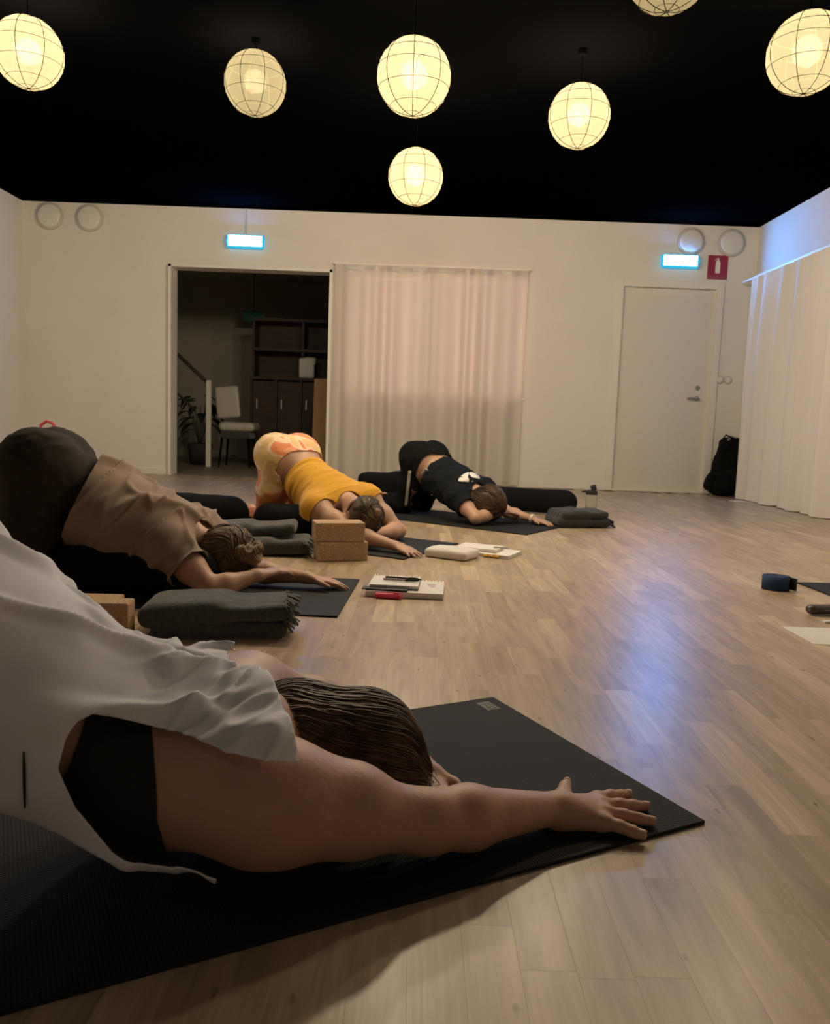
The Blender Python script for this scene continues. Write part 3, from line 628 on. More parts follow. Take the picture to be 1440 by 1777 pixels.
sdf_obj_o = sdf_obj('paper_bag', [rbox((-1.48, 10.66, 1.28), (0.10, 0.06, 0.13), 0.02, rz=0.2), rbox((-1.43, 10.66, 1.38), (0.07, 0.04, 0.04), 0.02, rz=0.2, k=0.04)], 0.012, 'plastic', None)
tag(sdf_obj_o, 'crumpled white bag standing on the dark shelf counter', 'bag')
q = B(); box(q, (-1.09, 9.45, 0.55), (0.27, 0.022, 1.10), rx=R(-6), bev=0.003); o = obj('plywood_board', q, 'ply'); tag(o, 'upright bare plywood board at the right of the doorway', 'board')
o.location = (0, 0, 0.0)
q = B(); lathe(q, ((0.11, 0), (0.13, 0.30), (0.12, 0.30), (0.10, 0.02)), (-1.86, 9.95, 0), 20); tag(obj('waste_bin', q, 'cord', None, True), 'small black bin at the foot of the dark cabinet', 'bin')
r = empty('green_sign', (-2.28, 11.6, 2.02), 'unlit dark green exit sign deep in the hall', 'exit sign')
q = B(); box(q, (-2.35, 11.5, 2.02), (0.30, 0.04, 0.14), bev=0.006); obj('housing', q, 'exit_off', r); q = B(); tube(q, [(-2.35, 11.5, 2.08), (-2.35, 11.5, 2.6)], 0.006, 6); obj('cable', q, 'cord', r)

# ------------------------------------------------------------------ yoga mats
def yoga_mat(front, ang, length, width, m, label, badge=None, th=0.006, name='yoga_mat'):
    """front = front corner nearest the viewer, ang = heading; the mat runs backwards and to the left of the heading"""
    bm = B(); box(bm, (-length / 2, width / 2, th / 2), (length, width, th), bev=0.002)
    me = bpy.data.meshes.new(name); bm.to_mesh(me); bm.free(); me.materials.append(M_[m]); o = bpy.data.objects.new(name, me)
    COL.objects.link(o); o.location = (*front, 0.0002); o.rotation_euler = (0, 0, ang); tag(o, label, 'yoga mat', 'yoga mats on the floor')
    if badge:
        bx_, by_ = badge
        q = B(); box(q, (bx_, by_, th + 0.0003), (0.034, 0.052, 0.0006)); c = obj('badge', q, 'badge'); c.parent = o
        for (x, y, sx, sy) in ((0.009, -0.014, 0.009, 0.004), (0.009, -0.004, 0.009, 0.004), (0.009, 0.006, 0.009, 0.004), (0.009, 0.016, 0.009, 0.004), (-0.006, -0.010, 0.012, 0.003), (-0.006, 0.012, 0.012, 0.003), (-0.003, 0.001, 0.003, 0.026), (0.0, -0.020, 0.018, 0.002)):
            q = B(); box(q, (bx_ + x, by_ + y, th + 0.0009), (sx, sy, 0.0005)); g_ = obj('badge_mark', q, 'badge_t'); g_.parent = c
    return o
yoga_mat((0.502, 1.280), R(27.6), 1.80, 0.65, 'rubber', 'black textured yoga mat nearest the viewer, with a corner badge', (-0.045, 0.60))
yoga_mat((-0.242, 2.585), R(-2.5), 1.80, 0.63, 'rubber2', 'dark yoga mat under the person in the taupe tee')
yoga_mat((-0.046, 3.735), R(-27.5), 1.80, 0.62, 'rubber2', 'dark yoga mat under the person in yellow')
yoga_mat((0.664, 4.740), R(-33.5), 1.80, 0.66, 'rubber', 'black yoga mat under the person in navy, furthest away')
yoga_mat((1.69, 3.50), R(184), 1.80, 0.62, "rubber2", "dark yoga mat corner at the right edge beside the blue strap")

# ------------------------------------------------------------------ people
def hand_prims(w, d, up, th, s=1.0, curl=0.25, spread=0.11, tips=None):
    """w wrist, d pointing direction, up = back-of-hand normal, th = towards the thumb side"""
    d = unit(d); up = unit(np.asarray(up, float) - d * (d @ np.asarray(up, float))); sd = np.cross(up, d)
    if sd @ np.asarray(th, float) < 0: sd = -sd
    pr = []; w = np.asarray(w, float)
    pr.append(seg(w, w + d * 0.085 * s - up * 0.004, 0.027 * s, 0.039 * s, 0.02, lat=sd, fa=0.019 * s, fb=0.013 * s, tag='hand'))
    lens = (0.070, 0.078, 0.073, 0.058); ends = []
    for i, L in enumerate(lens):
        o = (1.5 - i) * 0.0195 * s; kn = w + d * (0.088 - 0.004 * abs(i - 1)) * s + sd * o - up * 0.003
        fd = unit(d + sd * (1.5 - i) * spread); a = kn; cdir = fd; e = 0.0
        for j, (q, rr) in enumerate(((0.45, 0.0088), (0.30, 0.0080), (0.25, 0.0072))):
            e += curl * (0.25, 0.6, 0.5)[j]; b = a + (fd * math.cos(e) - up * math.sin(e)) * L * q * s
            pr.append(seg(a, b, rr * s, (rr - 0.0008) * s, 0.006 if j else 0.012, tag='hand')); a = b
        ends.append(a)
    tb = w + d * 0.022 * s + sd * 0.024 * s; t1 = tb + unit(d * 0.75 + sd * 0.65 - up * 0.1) * 0.040 * s; t2 = t1 + unit(d * 0.9 + sd * 0.35 - up * 0.15) * 0.034 * s
    pr += [seg(w + d * 0.01, tb, 0.015 * s, 0.014 * s, 0.012, tag='hand'), seg(tb, t1, 0.0125 * s, 0.0105 * s, 0.012, tag='hand'), seg(t1, t2, 0.0100 * s, 0.0080 * s, 0.006, tag='hand')]
    return pr
def head_prims(c, crown, face, lat, s=1.0):
    cr, fa = unit(crown), unit(face); fa = unit(fa - cr * (fa @ cr)); la = unit(np.cross(cr, fa)); c = np.asarray(c, float); pr = []
    pr.append(ell(c, (0.075 * s, 0.093 * s, 0.086 * s), la, fa, 0.02, 'head'))
    pr.append(ell(c + fa * 0.030 * s - cr * 0.060 * s, (0.058 * s, 0.062 * s, 0.070 * s), la, fa, 0.03, 'head'))
    pr.append(seg(c + fa * 0.088 * s - cr * 0.02 * s, c + fa * 0.104 * s - cr * 0.058 * s, 0.008 * s, 0.013 * s, 0.012, tag='head'))
    pr.append(seg(c + fa * 0.086 * s - cr * 0.085 * s - la * 0.016 * s, c + fa * 0.086 * s - cr * 0.085 * s + la * 0.016 * s, 0.008 * s, None, 0.008, tag='head'))
    pr.append(ell(c + fa * 0.070 * s - cr * 0.115 * s, (0.022 * s, 0.02 * s, 0.018 * s), la, fa, 0.025, 'head'))
    for g in (-1, 1): pr.append(ell(c + la * g * 0.077 * s - cr * 0.022 * s - fa * 0.005 * s, (0.008 * s, 0.018 * s, 0.031 * s), la, fa, 0.008, 'head'))
    return pr
def foot_prims(ank, toe, s=1.0, lat=None):
    ank, toe = np.asarray(ank, float), np.asarray(toe, float); d = unit(toe - ank); pr = [seg(ank, ank + (toe - ank) * 0.62, 0.034 * s, 0.036 * s, 0.02, lat=lat, fa=0.032 * s, fb=0.020 * s, tag='foot'), ell(ank - d * 0.02 + V(0, 0, 0.028), (0.03, 0.03, 0.034), k=0.02, tag='foot')]
    la = unit(lat)
    for i in range(5):
        o = la * (i - 2) * 0.0155 * s; pr.append(seg(ank + (toe - ank) * 0.6 + o, toe + o * 1.1 - d * 0.004 * abs(i - 1.2), 0.0115 * s, 0.0085 * s, 0.008, tag='foot'))
    return pr
def body_prims(J):
    s = J.get('s', 1.0); P, Mi = np.asarray(J['hip'], float), np.asarray(J['mid'], float); lat = unit(np.asarray(J['shL'], float) - np.asarray(J['shR'], float)); hl = unit(J.get('hlat', lat))
    ax = unit(Mi - P); nr = unit(np.cross(ax, lat)); nr = nr if nr[2] > 0 else -nr; sag = J.get('sag', 0.03); pr = []
    ts = (0.0, 0.22, 0.45, 0.70, 0.92); W = (0.150, 0.128, 0.124, 0.138, 0.128); D = (0.112, 0.098, 0.090, 0.100, 0.078)
    wS = J.get('wide', 1.0); C = [P + (Mi - P) * t - nr * sag * math.sin(math.pi * t) for t in ts]
    if 'spine' in J: C = [np.asarray(c, float) for c in J['spine']]
    for i in range(4): pr.append(seg(C[i], C[i + 1], W[i] * s * wS, W[i + 1] * s * wS, 0.03, lat=hl if i == 0 else lat, fa=D[i] * s, fb=D[i + 1] * s, tag='torso'))
    back = J.get('back', unit(V(*(P - Mi)[:2], 0)))
    for sd, nm in ((1, 'L'), (-1, 'R')):
        hp = P + hl * sd * 0.085 * s
        pr.append(ell(hp + back * 0.035 * s + V(0, 0, 0.022), np.array((0.104, 0.115, 0.112)) * s * J.get('hipS', 1.0), hl, back, 0.05, 'pelvis'))
        kn, an, to = (np.asarray(J[k + nm], float) for k in ('kn', 'an', 'to')); pr.append(seg(hp, (hp + kn) / 2, 0.098 * s, 0.083 * s, 0.04, tag='leg')); pr.append(seg((hp + kn) / 2, kn, 0.083 * s, 0.058 * s, 0.03, tag='leg'))
        cf = kn + (an - kn) * 0.35 + V(0, 0, 0.006); pr.append(seg(kn, cf, 0.056 * s, 0.054 * s, 0.03, tag='leg')); pr.append(seg(cf, an, 0.054 * s, 0.034 * s, 0.03, tag='leg')); pr += foot_prims(an, to, s, hl)
        sh, el, wr = (np.asarray(J[k + nm], float) for k in ('sh', 'el', 'wr')); a = J.get('arm', 1.0); m = sh * 0.5 + el * 0.5 + V(*J.get('armsag', (0, 0, 0)))
        pr.append(seg(C[3] + lat * sd * 0.05 * s, sh, 0.085 * s, 0.066 * s * a, 0.05, tag='shoulder')); pr.append(seg(C[4], sh, 0.060 * s, 0.060 * s * a, 0.05, tag='shoulder'))
        pr.append(seg(sh, m, 0.060 * s * a, 0.050 * s * a, 0.03, tag='arm')); pr.append(seg(m, el, 0.050 * s * a, 0.039 * s * a, 0.03, tag='arm'))
        fm = el + (wr - el) * 0.3; pr.append(seg(el, fm, 0.038 * s * a, 0.041 * s * a, 0.02, tag='forearm')); up = np.asarray(J.get('up' + nm, (0, 0, 1)), float); hd = np.asarray(J['hd' + nm], float); sd_ = np.cross(unit(wr - el), up)
        pr.append(seg(fm, wr, 0.041 * s * a, 0.027 * s * a, 0.02, lat=sd_, fa=0.040 * s * a, fb=0.021 * s * a, tag='forearm'))
        if 'hand' + nm in J: pr += J['hand' + nm]
        else: pr += hand_prims(wr, hd, up, J['th' + nm], s, J.get('curl' + nm, 0.2), J.get('spread' + nm, 0.10))
    for g in (-1, 1): pr.append(ell(C[3] + lat * g * 0.07 * s - nr * 0.075 * s, np.array((0.06, 0.065, 0.045)) * s, lat, ax, 0.04, 'torso'))
    hc = np.asarray(J['head'], float); pr.append(seg(Mi + nr * 0.01, hc - unit(J['crown']) * 0.05 - unit(J['face']) * 0.02, 0.056 * s, 0.050 * s, 0.04, tag='neck')); pr += head_prims(hc, J['crown'], J['face'], lat, s * J.get('s_head', 1.0))
    return pr, C, lat, nr
def sub(pr, *tags): return [p for p in pr if p['tag'] in tags]
def plane(v, p, n): return (v - np.asarray(p, float)) @ unit(n)
def garment(name, pr, h, infl, g, m, parent, disp=None, th=0.003, it=2):
    v, f = surface(pr, h, infl); v = relax(v, f, it)
    if disp is not None: v = v + vnormals(v, f) * disp(v)[:, None]
    v[:, 2] = np.maximum(v[:, 2], 0.0066); v, f = clip(v, f, g(v)); o = pyobj(name, v, f, m, parent); solid(o, th, -1.0); return o, v, f
def waist(v, cut, legs, infl):
    return np.maximum(cut, infl + 0.006 - field(legs, v))
def person(pr, h, m, label, it=1):
    v, f = surface(pr, h); v = relax(v, f, it); v[:, 2] = np.maximum(v[:, 2], 0.0066); o = pyobj('person', v, f, m); return tag(o, label, 'person', 'people stretching on yoga mats')
def poly_sd(x, y, poly):
    """signed distance to a 2-D polygon, positive outside"""
    P = np.array(poly); d = np.full(len(x), 1e9); ins = np.zeros(len(x), bool)
    for (x0, y0), (x1, y1) in zip(P, np.roll(P, -1, 0)):
        ex, ey = x1 - x0, y1 - y0; t = np.clip(((x - x0) * ex + (y - y0) * ey) / (ex * ex + ey * ey + 1e-12), 0, 1); d = np.minimum(d, np.hypot(x - x0 - t * ex, y - y0 - t * ey))
        c = ((y0 > y) != (y1 > y)); ins ^= c & (x < (x1 - x0) * (y - y0) / (y1 - y0 + 1e-12) + x0)
    return np.where(ins, -d, d)
Z1 = V(0, 0, 1)

# ---- person A: white tank top, nearest the viewer
a_ = R(25); e1 = V(math.cos(a_), math.sin(a_), 0); eL = V(-math.sin(a_), math.cos(a_), 0); MA = V(-0.25, 1.21, 0.150)
def bodyA(s, l, z): return V(*(MA[:2] + e1[:2] * s + eL[:2] * l), z)
w_ = V(0.2428, 1.2448, 0.036)
fing = [((0.3248, 1.306, 0.025), (0.3904, 1.3492, 0.0145)), ((0.3254, 1.2791, 0.027), (0.409, 1.3064, 0.0145)), ((0.3239, 1.255, 0.026), (0.4038, 1.2543, 0.0145)), ((0.318, 1.2317, 0.022), (0.377, 1.2092, 0.0140))]
handA = []
for k, t in fing:
    k, t = V(*k), V(*t); handA.append(seg(w_ + V(0.01, 0, -0.006), k + V(0, 0, -0.004), 0.022, 0.0140, 0.018, tag='hand')); b = k + (t - k) * 0.42 + V(0, 0, 0.002); c = k + (t - k) * 0.74 + V(0, 0, 0.0005)
    handA += [seg(k, b, 0.0112, 0.0104, 0.008, tag='hand'), seg(b, c, 0.0104, 0.0096, 0.005, tag='hand'), seg(c, t, 0.0096, 0.0086, 0.005, tag='hand'), ell(k + V(0.002, 0, 0.005), (0.010, 0.009, 0.007), k=0.008, tag='hand')]
handA += [seg(w_ + V(0.012, 0.005, -0.008), (0.2700, 1.3130, 0.022), 0.020, 0.0165, 0.015, tag='hand'), seg((0.2700, 1.3130, 0.022), (0.2800, 1.3520, 0.0225), 0.0145, 0.0115, 0.010, tag='hand'), seg((0.2800, 1.3520, 0.0225), (0.2890, 1.3790, 0.0185), 0.0105, 0.0085, 0.005, tag='hand')]
JA = dict(hip=bodyA(-0.50, 0.0, 0.455), mid=MA, shL=(-0.285, 1.385, 0.150), shR=(-0.190, 1.052, 0.125), elR=(0.035, 1.128, 0.066), wrR=w_, hdR=(1, 0.1, -0.1), handR=handA,
          elL=(-0.075, 1.560, 0.055), wrL=(0.020, 1.345, 0.050), hdL=(0.30, -1, -0.1), thL=(1, 0, 0), upL=(0, 0, 1), curlL=0.5,
          knL=bodyA(-0.53, 0.13, 0.062), knR=bodyA(-0.53, -0.11, 0.062), anL=bodyA(-0.92, 0.11, 0.045), anR=bodyA(-0.92, -0.10, 0.045), toL=bodyA(-1.09, 0.10, 0.020), toR=bodyA(-1.09, -0.09, 0.020),
          spine=[bodyA(-0.50, 0, 0.455), bodyA(-0.36, 0, 0.325), bodyA(-0.24, 0, 0.218), bodyA(-0.12, 0, 0.160), bodyA(-0.02, 0, 0.148)], hlat=eL, s_head=0.92, head=(-0.090, 1.300, 0.080), crown=(0.90, 0.30, -0.28), face=(-0.15, 0.05, -1), arm=1.12, wide=1.04, back=-e1)
prA, CA, latA, nrA = body_prims(JA)
prA.append(seg(V(-0.19, 1.052, 0.125), V(-0.08, 1.088, 0.104), 0.068, 0.058, 0.03, tag='arm')); prA.append(seg(bodyA(-0.17, -0.085, 0.150), V(-0.17, 1.065, 0.122), 0.078, 0.064, 0.05, tag='shoulder'))
PA = person(prA, 0.004, 'skin', 'person nearest the viewer in a loose white tank top, arm stretched out', 2)
def sA(v): return (v - MA) @ e1
def lA(v): return (v - MA) @ eL
def gb(v):
    s, z = sA(v), v[:, 2]
    return np.minimum(s - (-0.232 + 0.384 * (z - 0.269)), -0.158 + 0.25 * np.maximum(0.13 - z, 0) - s)
garment('sports_bra', sub(prA, 'torso', 'shoulder'), 0.006, 0.004, gb, 'bra', PA)
garment('leggings', sub(prA, 'torso', 'pelvis', 'leg'), 0.008, 0.005, lambda v: np.minimum(waist(v, -0.40 - sA(v), sub(prA, 'leg'), 0.005), sA(v) + 0.90), 'bra', PA)
shirt = []
st = [(-0.56, 0.500, 0.190, 0.120), (-0.42, 0.380, 0.185, 0.112), (-0.31, 0.298, 0.178, 0.098), (-0.20, 0.205, 0.172, 0.096), (-0.10, 0.158, 0.162, 0.092), (0.005, 0.150, 0.146, 0.078)]
for q0, q1 in zip(st, st[1:]): shirt.append(seg(bodyA(q0[0], 0.01, q0[1]), bodyA(q1[0], 0.01, q1[1]), q0[2], q1[2], 0.05, lat=eL, fa=q0[3], fb=q1[3]))
shirt.append(seg(bodyA(0.0, 0.10, 0.155), (-0.275, 1.365, 0.150), 0.074, 0.070, 0.05))
shirt.append(seg(bodyA(-0.30, -0.11, 0.195), bodyA(-0.20, -0.125, 0.135), 0.060, 0.058, 0.05)); shirt.append(seg(bodyA(-0.20, -0.125, 0.135), bodyA(-0.07, -0.115, 0.118), 0.058, 0.048, 0.04))
for p_ in sub(prA, 'shoulder', 'torso'):
    q_ = dict(p_); q_['ra'] = p_.get('ra', 0) + 0.009; q_['rb'] = p_.get('rb', 0) + 0.009
    if q_.get('fa'): q_['fa'] += 0.009; q_['fb'] += 0.009
    if q_['t'] == 'seg': shirt.append(q_); shirt.append(seg(bodyA(0.0, -0.08, 0.155), (-0.195, 1.075, 0.140), 0.078, 0.074, 0.05))
for g_ in (-1, 1): shirt.append(ell(bodyA(-0.56, 0.09 * g_, 0.50), (0.14, 0.13, 0.14), k=0.05))
hole = [(0.13, 0.212), (0.015, 0.208), (-0.035, 0.217), (-0.080, 0.226), (-0.152, 0.244), (-0.206, 0.268), (-0.232, 0.279), (-0.250, 0.274), (-0.262, 0.258), (-0.272, 0.222), (-0.253, 0.166), (-0.214, 0.110), (-0.166, 0.078), (-0.120, 0.066), (-0.090, 0.058), (-0.072, 0.02), (-0.06, -0.05), (0.13, -0.05)]
under = [(-0.45, 0.205), (-0.33, 0.158), (-0.27, 0.124), (-0.215, 0.094), (-0.166, 0.063), (-0.12, 0.051), (-0.09, 0.046), (-0.06, -0.1), (-0.7, -0.1), (-0.7, 0.34)]
def gs(v):
    s, z, l = sA(v), v[:, 2], lA(v); near = np.where(l < 0.01, np.minimum(poly_sd(s, z, hole), poly_sd(s, z, under)), 1.0); far = np.linalg.norm((v - V(-0.215, 1.425, 0.16)) * V(1, 1, 0.5), axis=1) - 0.140
    neck = np.linalg.norm((v - bodyA(0.080, 0.03, 0.20)) * V(1, 0.8, 0.8), axis=1) - 0.118
    return np.minimum.reduce([near, far, neck, s + 0.66, 0.012 - s, np.where(s > -0.22, 0.160 - l, 1.0), np.where(z < 0.10, -0.088 - s, 1.0)])
def ds(v):
    s, l, z = sA(v), lA(v), v[:, 2]; t = np.clip((s + 0.55) / 0.5, 0, 1)
    Q = np.stack([s * 3.0 + z * 2, l * 15 + z * 13, z * 6], 1); long = ridge(Q, 1) ** 3 * 0.022
    Q2 = np.stack([s * 9 + l * 16, l * 9 - s * 11, z * 12], 1); crump = ridge(Q2 + 5, 1) ** 4 * 0.014 * np.clip((s + 0.30) / 0.12, 0, 1)
    Q3 = np.stack([s * 20 - l * 22, l * 12, z * 20], 1); return long * (0.6 + 0.4 * (1 - t)) + crump + ridge(Q3, 1) ** 6 * 0.006 * np.clip((s + 0.2) / 0.1, 0, 1)
so, sv, sf = garment('tank_top', shirt, 0.0055, 0.0, gs, 'tank', PA, ds, 0.002, 1)
# dark strip put on for the shade seen through a side-seam slit
m_ = (np.abs(sA(sv) + 0.308) < 0.008) & (lA(sv) < -0.05) & (sv[:, 2] > 0.172) & (sv[:, 2] < 0.25)
if m_.sum() > 4:
    q = sv[m_]; zs = np.linspace(0.174, 0.248, 12); pts = [q[np.argmin(np.abs(q[:, 2] - z) + 0.5 * np.abs(sA(q) + 0.308))] - eL * 0.003 for z in zs]; pts = np.array(pts); pts = bodyA(0, 0, 0) * 0 + np.stack([np.full(12, 0)] * 3, 1) + pts
    base = np.array([bodyA(-0.308, l, z) for l, z in zip(np.convolve(np.pad(lA(pts), 2, 'edge'), np.ones(5) / 5, 'valid'), zs)]); wd = 0.0018 * np.sin(np.linspace(0.25, math.pi - 0.25, 12))[:, None] ** 0.4
    vv = np.concatenate([base - e1 * wd, base + e1 * wd]); solid(pyobj('slit_shade', vv, [(i, i + 1, 13 + i, 12 + i) for i in range(11)], 'bra', PA), 0.002, 0)
# hair
hc = V(*JA['head']); cr_ = unit(JA['crown']); fa_ = unit(V(*JA['face']) - cr_ * (cr_ @ V(*JA['face']))); la_ = np.cross(cr_, fa_)
def hair_shell(c, s=1.0, grow=0.016, fdx=-0.014): return [ell(c + fa_ * fdx * s + cr_ * 0.006, np.array((0.078, 0.092, 0.090)) * s + grow, la_, fa_, 0.03)]
hairpr = hair_shell(hc, 0.96, 0.018) + [ell(hc + cr_ * 0.095 + fa_ * 0.035, (0.066, 0.055, 0.058), la_, fa_, 0.06), ell(hc - cr_ * 0.105 - fa_ * 0.046, (0.078, 0.052, 0.072), la_, fa_, 0.05), ell(hc - cr_ * 0.10 + la_ * 0.045 - fa_ * 0.02, (0.05, 0.06, 0.06), la_, fa_, 0.05)]
hairpr = [p for p in hairpr]
hv, hf = surface(hairpr, 0.006); hv = relax(hv, hf, 2); hv[:, 2] = np.maximum(hv[:, 2], 0.009)
hair = pyobj('hair', hv, hf, 'hairA', PA)
def groom(prims, verts, n, flow, steps, step, r, lift=0.004, wav=0.4, zmin=0.010):
    """locks traced over the hair surface along a flow direction"""
    p = verts[rng.integers(0, len(verts), n)] + rng.normal(0, 0.002, (n, 3)); tgt = rng.uniform(-0.002, lift, n); ph = rng.uniform(0, 50, n); out = [p.copy()]
    def grad(q):
        e = 0.002; d0 = field(prims, q); g = np.stack([field(prims, q + V(*(e * (k == j) for j in range(3)))) - d0 for k in range(3)], 1); return d0, g / (np.linalg.norm(g, axis=1, keepdims=True) + 1e-9)
    for s in range(steps):
        d, g = grad(p); p = p - g * (d - tgt)[:, None]; fl = flow(p); cl = np.floor(p * 22) * 0
        nz = np.stack([fbm(p * 16 + 3.3 + k * 7, 2) - 0.5 for k in range(3)], 1) * wav * 2 + np.stack([np.sin(ph + s * 0.9)] * 3, 1) * wav * 0.25 * la_
        t = fl + nz; t = t - g * (t * g).sum(1, keepdims=True); t /= np.linalg.norm(t, axis=1, keepdims=True) + 1e-9
        p = p + t * step; p[:, 2] = np.maximum(p[:, 2], zmin); out.append(p.copy())
    return list(np.stack(out, 1))
v, f = strands(groom(hairpr, hv, 2600, lambda p: np.repeat((cr_ + V(0, 0, -0.12))[None], len(p), 0) + 0.5 * ((p - hc) @ la_)[:, None] / 0.1 * -la_ * 0.4, 14, 0.0095, 0.0016, 0.007, 0.55), 0.0014); pyobj('hair_locks', v, f, 'hairA', hair)
wisps = []
for i in range(60):
    p = hc + cr_ * rng.uniform(0.08, 0.13) + la_ * rng.uniform(-0.09, 0.07) + V(0, 0, rng.uniform(-0.02, 0.06)); d = unit(cr_ + V(rng.normal(0, 0.4), rng.normal(0, 0.4), -0.9)); c = []
    for t in np.linspace(0, 1, 8): x = p + d * 0.07 * t + V(0, 0, -0.05 * t * t) + la_ * 0.008 * math.sin(i + 4 * t); x[2] = max(x[2], 0.009); c.append(x)
    wisps.append(c)
v, f = strands(wisps, 0.0010); pyobj('hair_wisps', v, f, 'hairC', hair)
for k, t in fing + [((0.2800, 1.3520, 0.0225), (0.2890, 1.3790, 0.0185))]:
    k, t = V(*k), V(*t); d = unit(t - k); sd = unit(np.cross(d, Z1)); upn = np.cross(sd, d); c = t + upn * 0.0074 - d * 0.001; v = []
    for i, (x, w) in enumerate(((-0.006, 0.0042), (-0.002, 0.0052), (0.003, 0.0050), (0.0066, 0.0040))):
        for e in (-1, -0.5, 0.0, 0.5, 1): v.append(c + d * x + sd * w * e + upn * (0.0012 - 0.0020 * e * e - 0.0005 * (i == 3)))
    solid(pyobj('fingernail', v, [(i * 5 + j, i * 5 + j + 1, i * 5 + j + 6, i * 5 + j + 5) for i in range(3) for j in range(4)], 'nail', PA), 0.0008, 0)

# ---- person B: taupe tee, dark leggings
JB = dict(hip=(-1.300, 2.900, 0.425), mid=(-0.860, 2.965, 0.200), shL=(-0.840, 3.130, 0.195), shR=(-0.860, 2.800, 0.180), elR=(-0.685, 2.715, 0.050), wrR=(-0.550, 2.805, 0.088), hdR=(0.62, 0.75, 0.10), thR=(-0.5, 1, 0), curlR=0.55,
          elL=(-0.630, 3.030, 0.060), wrL=(-0.400, 3.000, 0.048), hdL=(1, 0.14, -0.15), thL=(0, -1, 0), curlL=0.28,
          knL=(-1.37, 3.02, 0.066), knR=(-1.37, 2.76, 0.066), anL=(-1.77, 3.00, 0.045), anR=(-1.77, 2.74, 0.045), toL=(-1.93, 2.99, 0.02), toR=(-1.93, 2.74, 0.02), hlat=(-0.1, 1, 0),
          head=(-0.695, 2.940, 0.128), crown=(0.92, 0.02, -0.22), face=(-0.2, 0.05, -1), sag=0.025, hipS=1.12, wide=1.06)
prB, CB, latB, nrB = body_prims(JB)
for nm_, sd_ in (('L', 1), ('R', -1)): hp_ = V(*JB['hip']) + unit(V(-0.1, 1, 0)) * sd_ * 0.09; prB.append(seg(hp_ + V(-0.02, 0, 0), V(*JB['kn' + nm_]) + V(0, 0, 0.02), 0.112, 0.075, 0.04, tag='leg'))
PB = person(prB, 0.006, 'skin', 'person in a taupe tee and dark leggings with a braided bun')
axB = unit(V(-0.86, 2.965, 0.2) - V(-1.30, 2.9, 0.425))
garment('leggings', sub(prB, 'torso', 'pelvis', 'leg'), 0.009, 0.006, lambda v: np.minimum(waist(v, -plane(v, V(-1.12, 2.93, 0.36), axB), sub(prB, 'leg'), 0.006), plane(v, (-1.70, 2.9, 0), (1, 0, 0))), 'leg_b', PB,
        lambda v: 0.004 * ridge(v * V(14, 6, 22) + V(3, 1, 2), 2) ** 4)
teeB = sub(prB, 'torso', 'shoulder') + [p for p in prB if p['tag'] == 'arm'] + [seg((-1.16, 2.93, 0.330), (-0.93, 2.955, 0.215), 0.165, 0.165, 0.05, lat=(0, 1, 0), fa=0.115, fb=0.105), seg((-1.14, 2.91, 0.285), (-0.96, 2.92, 0.20), 0.15, 0.15, 0.05, lat=(0, 1, 0), fa=0.12, fb=0.11)]
def gB(v):
    g = np.minimum(plane(v, (-1.185, 2.92, 0.385), unit(axB + V(0, 0.1, 0.05))), 9)
    for nm in 'LR':
        sh, el = V(*JB['sh' + nm]), V(*JB['el' + nm]); d = unit(el - sh); t = (v - sh) @ d; rad = np.linalg.norm(v - sh - t[:, None] * d, axis=1)
        g = np.minimum(g, np.where((rad < 0.12) & (t > 0.02), 0.120 - t, 9))
    return np.minimum(g, np.linalg.norm(v - V(-0.765, 2.96, 0.185), axis=1) - 0.088)
def dB(v):
    s = (v - V(-1.2, 2.92, 0.38)) @ axB; l = v[:, 1] - 2.93; Q = np.stack([s * 7 + v[:, 2] * 2, l * 4 - s * 3, v[:, 2] * 3 + s * 2], 1)
    r1 = ridge(Q + 1.7, 1) ** 6 * 0.024; Q2 = np.stack([s * 16 - v[:, 2] * 6, l * 7 + s * 6, v[:, 2] * 7], 1); r2 = ridge(Q2 + 3, 1) ** 8 * 0.012
    return r1 + r2 + 0.004
garment('tee_shirt', teeB, 0.007, 0.012, gB, 'tee', PB, dB, 0.003, 2)
def simple_hair(J, m, parent, n, s=1.0, extra=(), grow=0.014, r=0.0018, wav=0.25, flow=None, h=0.007):
    global cr_, fa_, la_
    hc = V(*J['head']); cr_ = unit(J['crown']); f0 = np.asarray(J['face'], float); fa_ = unit(f0 - cr_ * (cr_ @ f0)); la_ = np.cross(cr_, fa_)
    hv, hf = surface(hair_shell(hc, s, grow) + list(extra), h); hv = relax(hv, hf, 2); hv[:, 2] = np.maximum(hv[:, 2], 0.009); ho = pyobj('hair', hv, hf, m, parent)
    ep = hair_shell(hc, s, grow) + list(extra); fl = flow or (lambda p: np.repeat(cr_[None], len(p), 0))
    v, f = strands(groom(ep, hv, n, fl, 10, 0.010, r, 0.005, wav), r); pyobj('hair_locks', v, f, m, ho); return ho, hc
hB, hc = simple_hair(JB, 'hairB', PB, 700, flow=lambda p: V(-0.60, 2.885, 0.14) - p, extra=[ell(V(-0.76, 2.945, 0.135), (0.05, 0.065, 0.06), k=0.04)])
bunc = V(-0.590, 2.880, 0.150); bp = []
for i in range(5):
    a = i * 1.2566; ring = [bunc + V(0.020 * math.cos(t) * 1.0, 0.034 * math.sin(t + a * 0.2), 0.0) * 1.0 + V(0.012 * math.cos(a), 0, 0.028 * math.sin(a) * math.cos(t * 0.5)) + V(0, 0, 0.026 * math.cos(t + a)) for t in np.linspace(0, 6.28, 14)]
    bp += [seg(p0, p1, 0.011, 0.011, 0.003) for p0, p1 in zip(ring, ring[1:])]
bp += [ell(bunc, (0.030, 0.034, 0.036), k=0.006), seg(bunc - V(0.05, 0, 0), bunc, 0.028, 0.024, 0.01)]
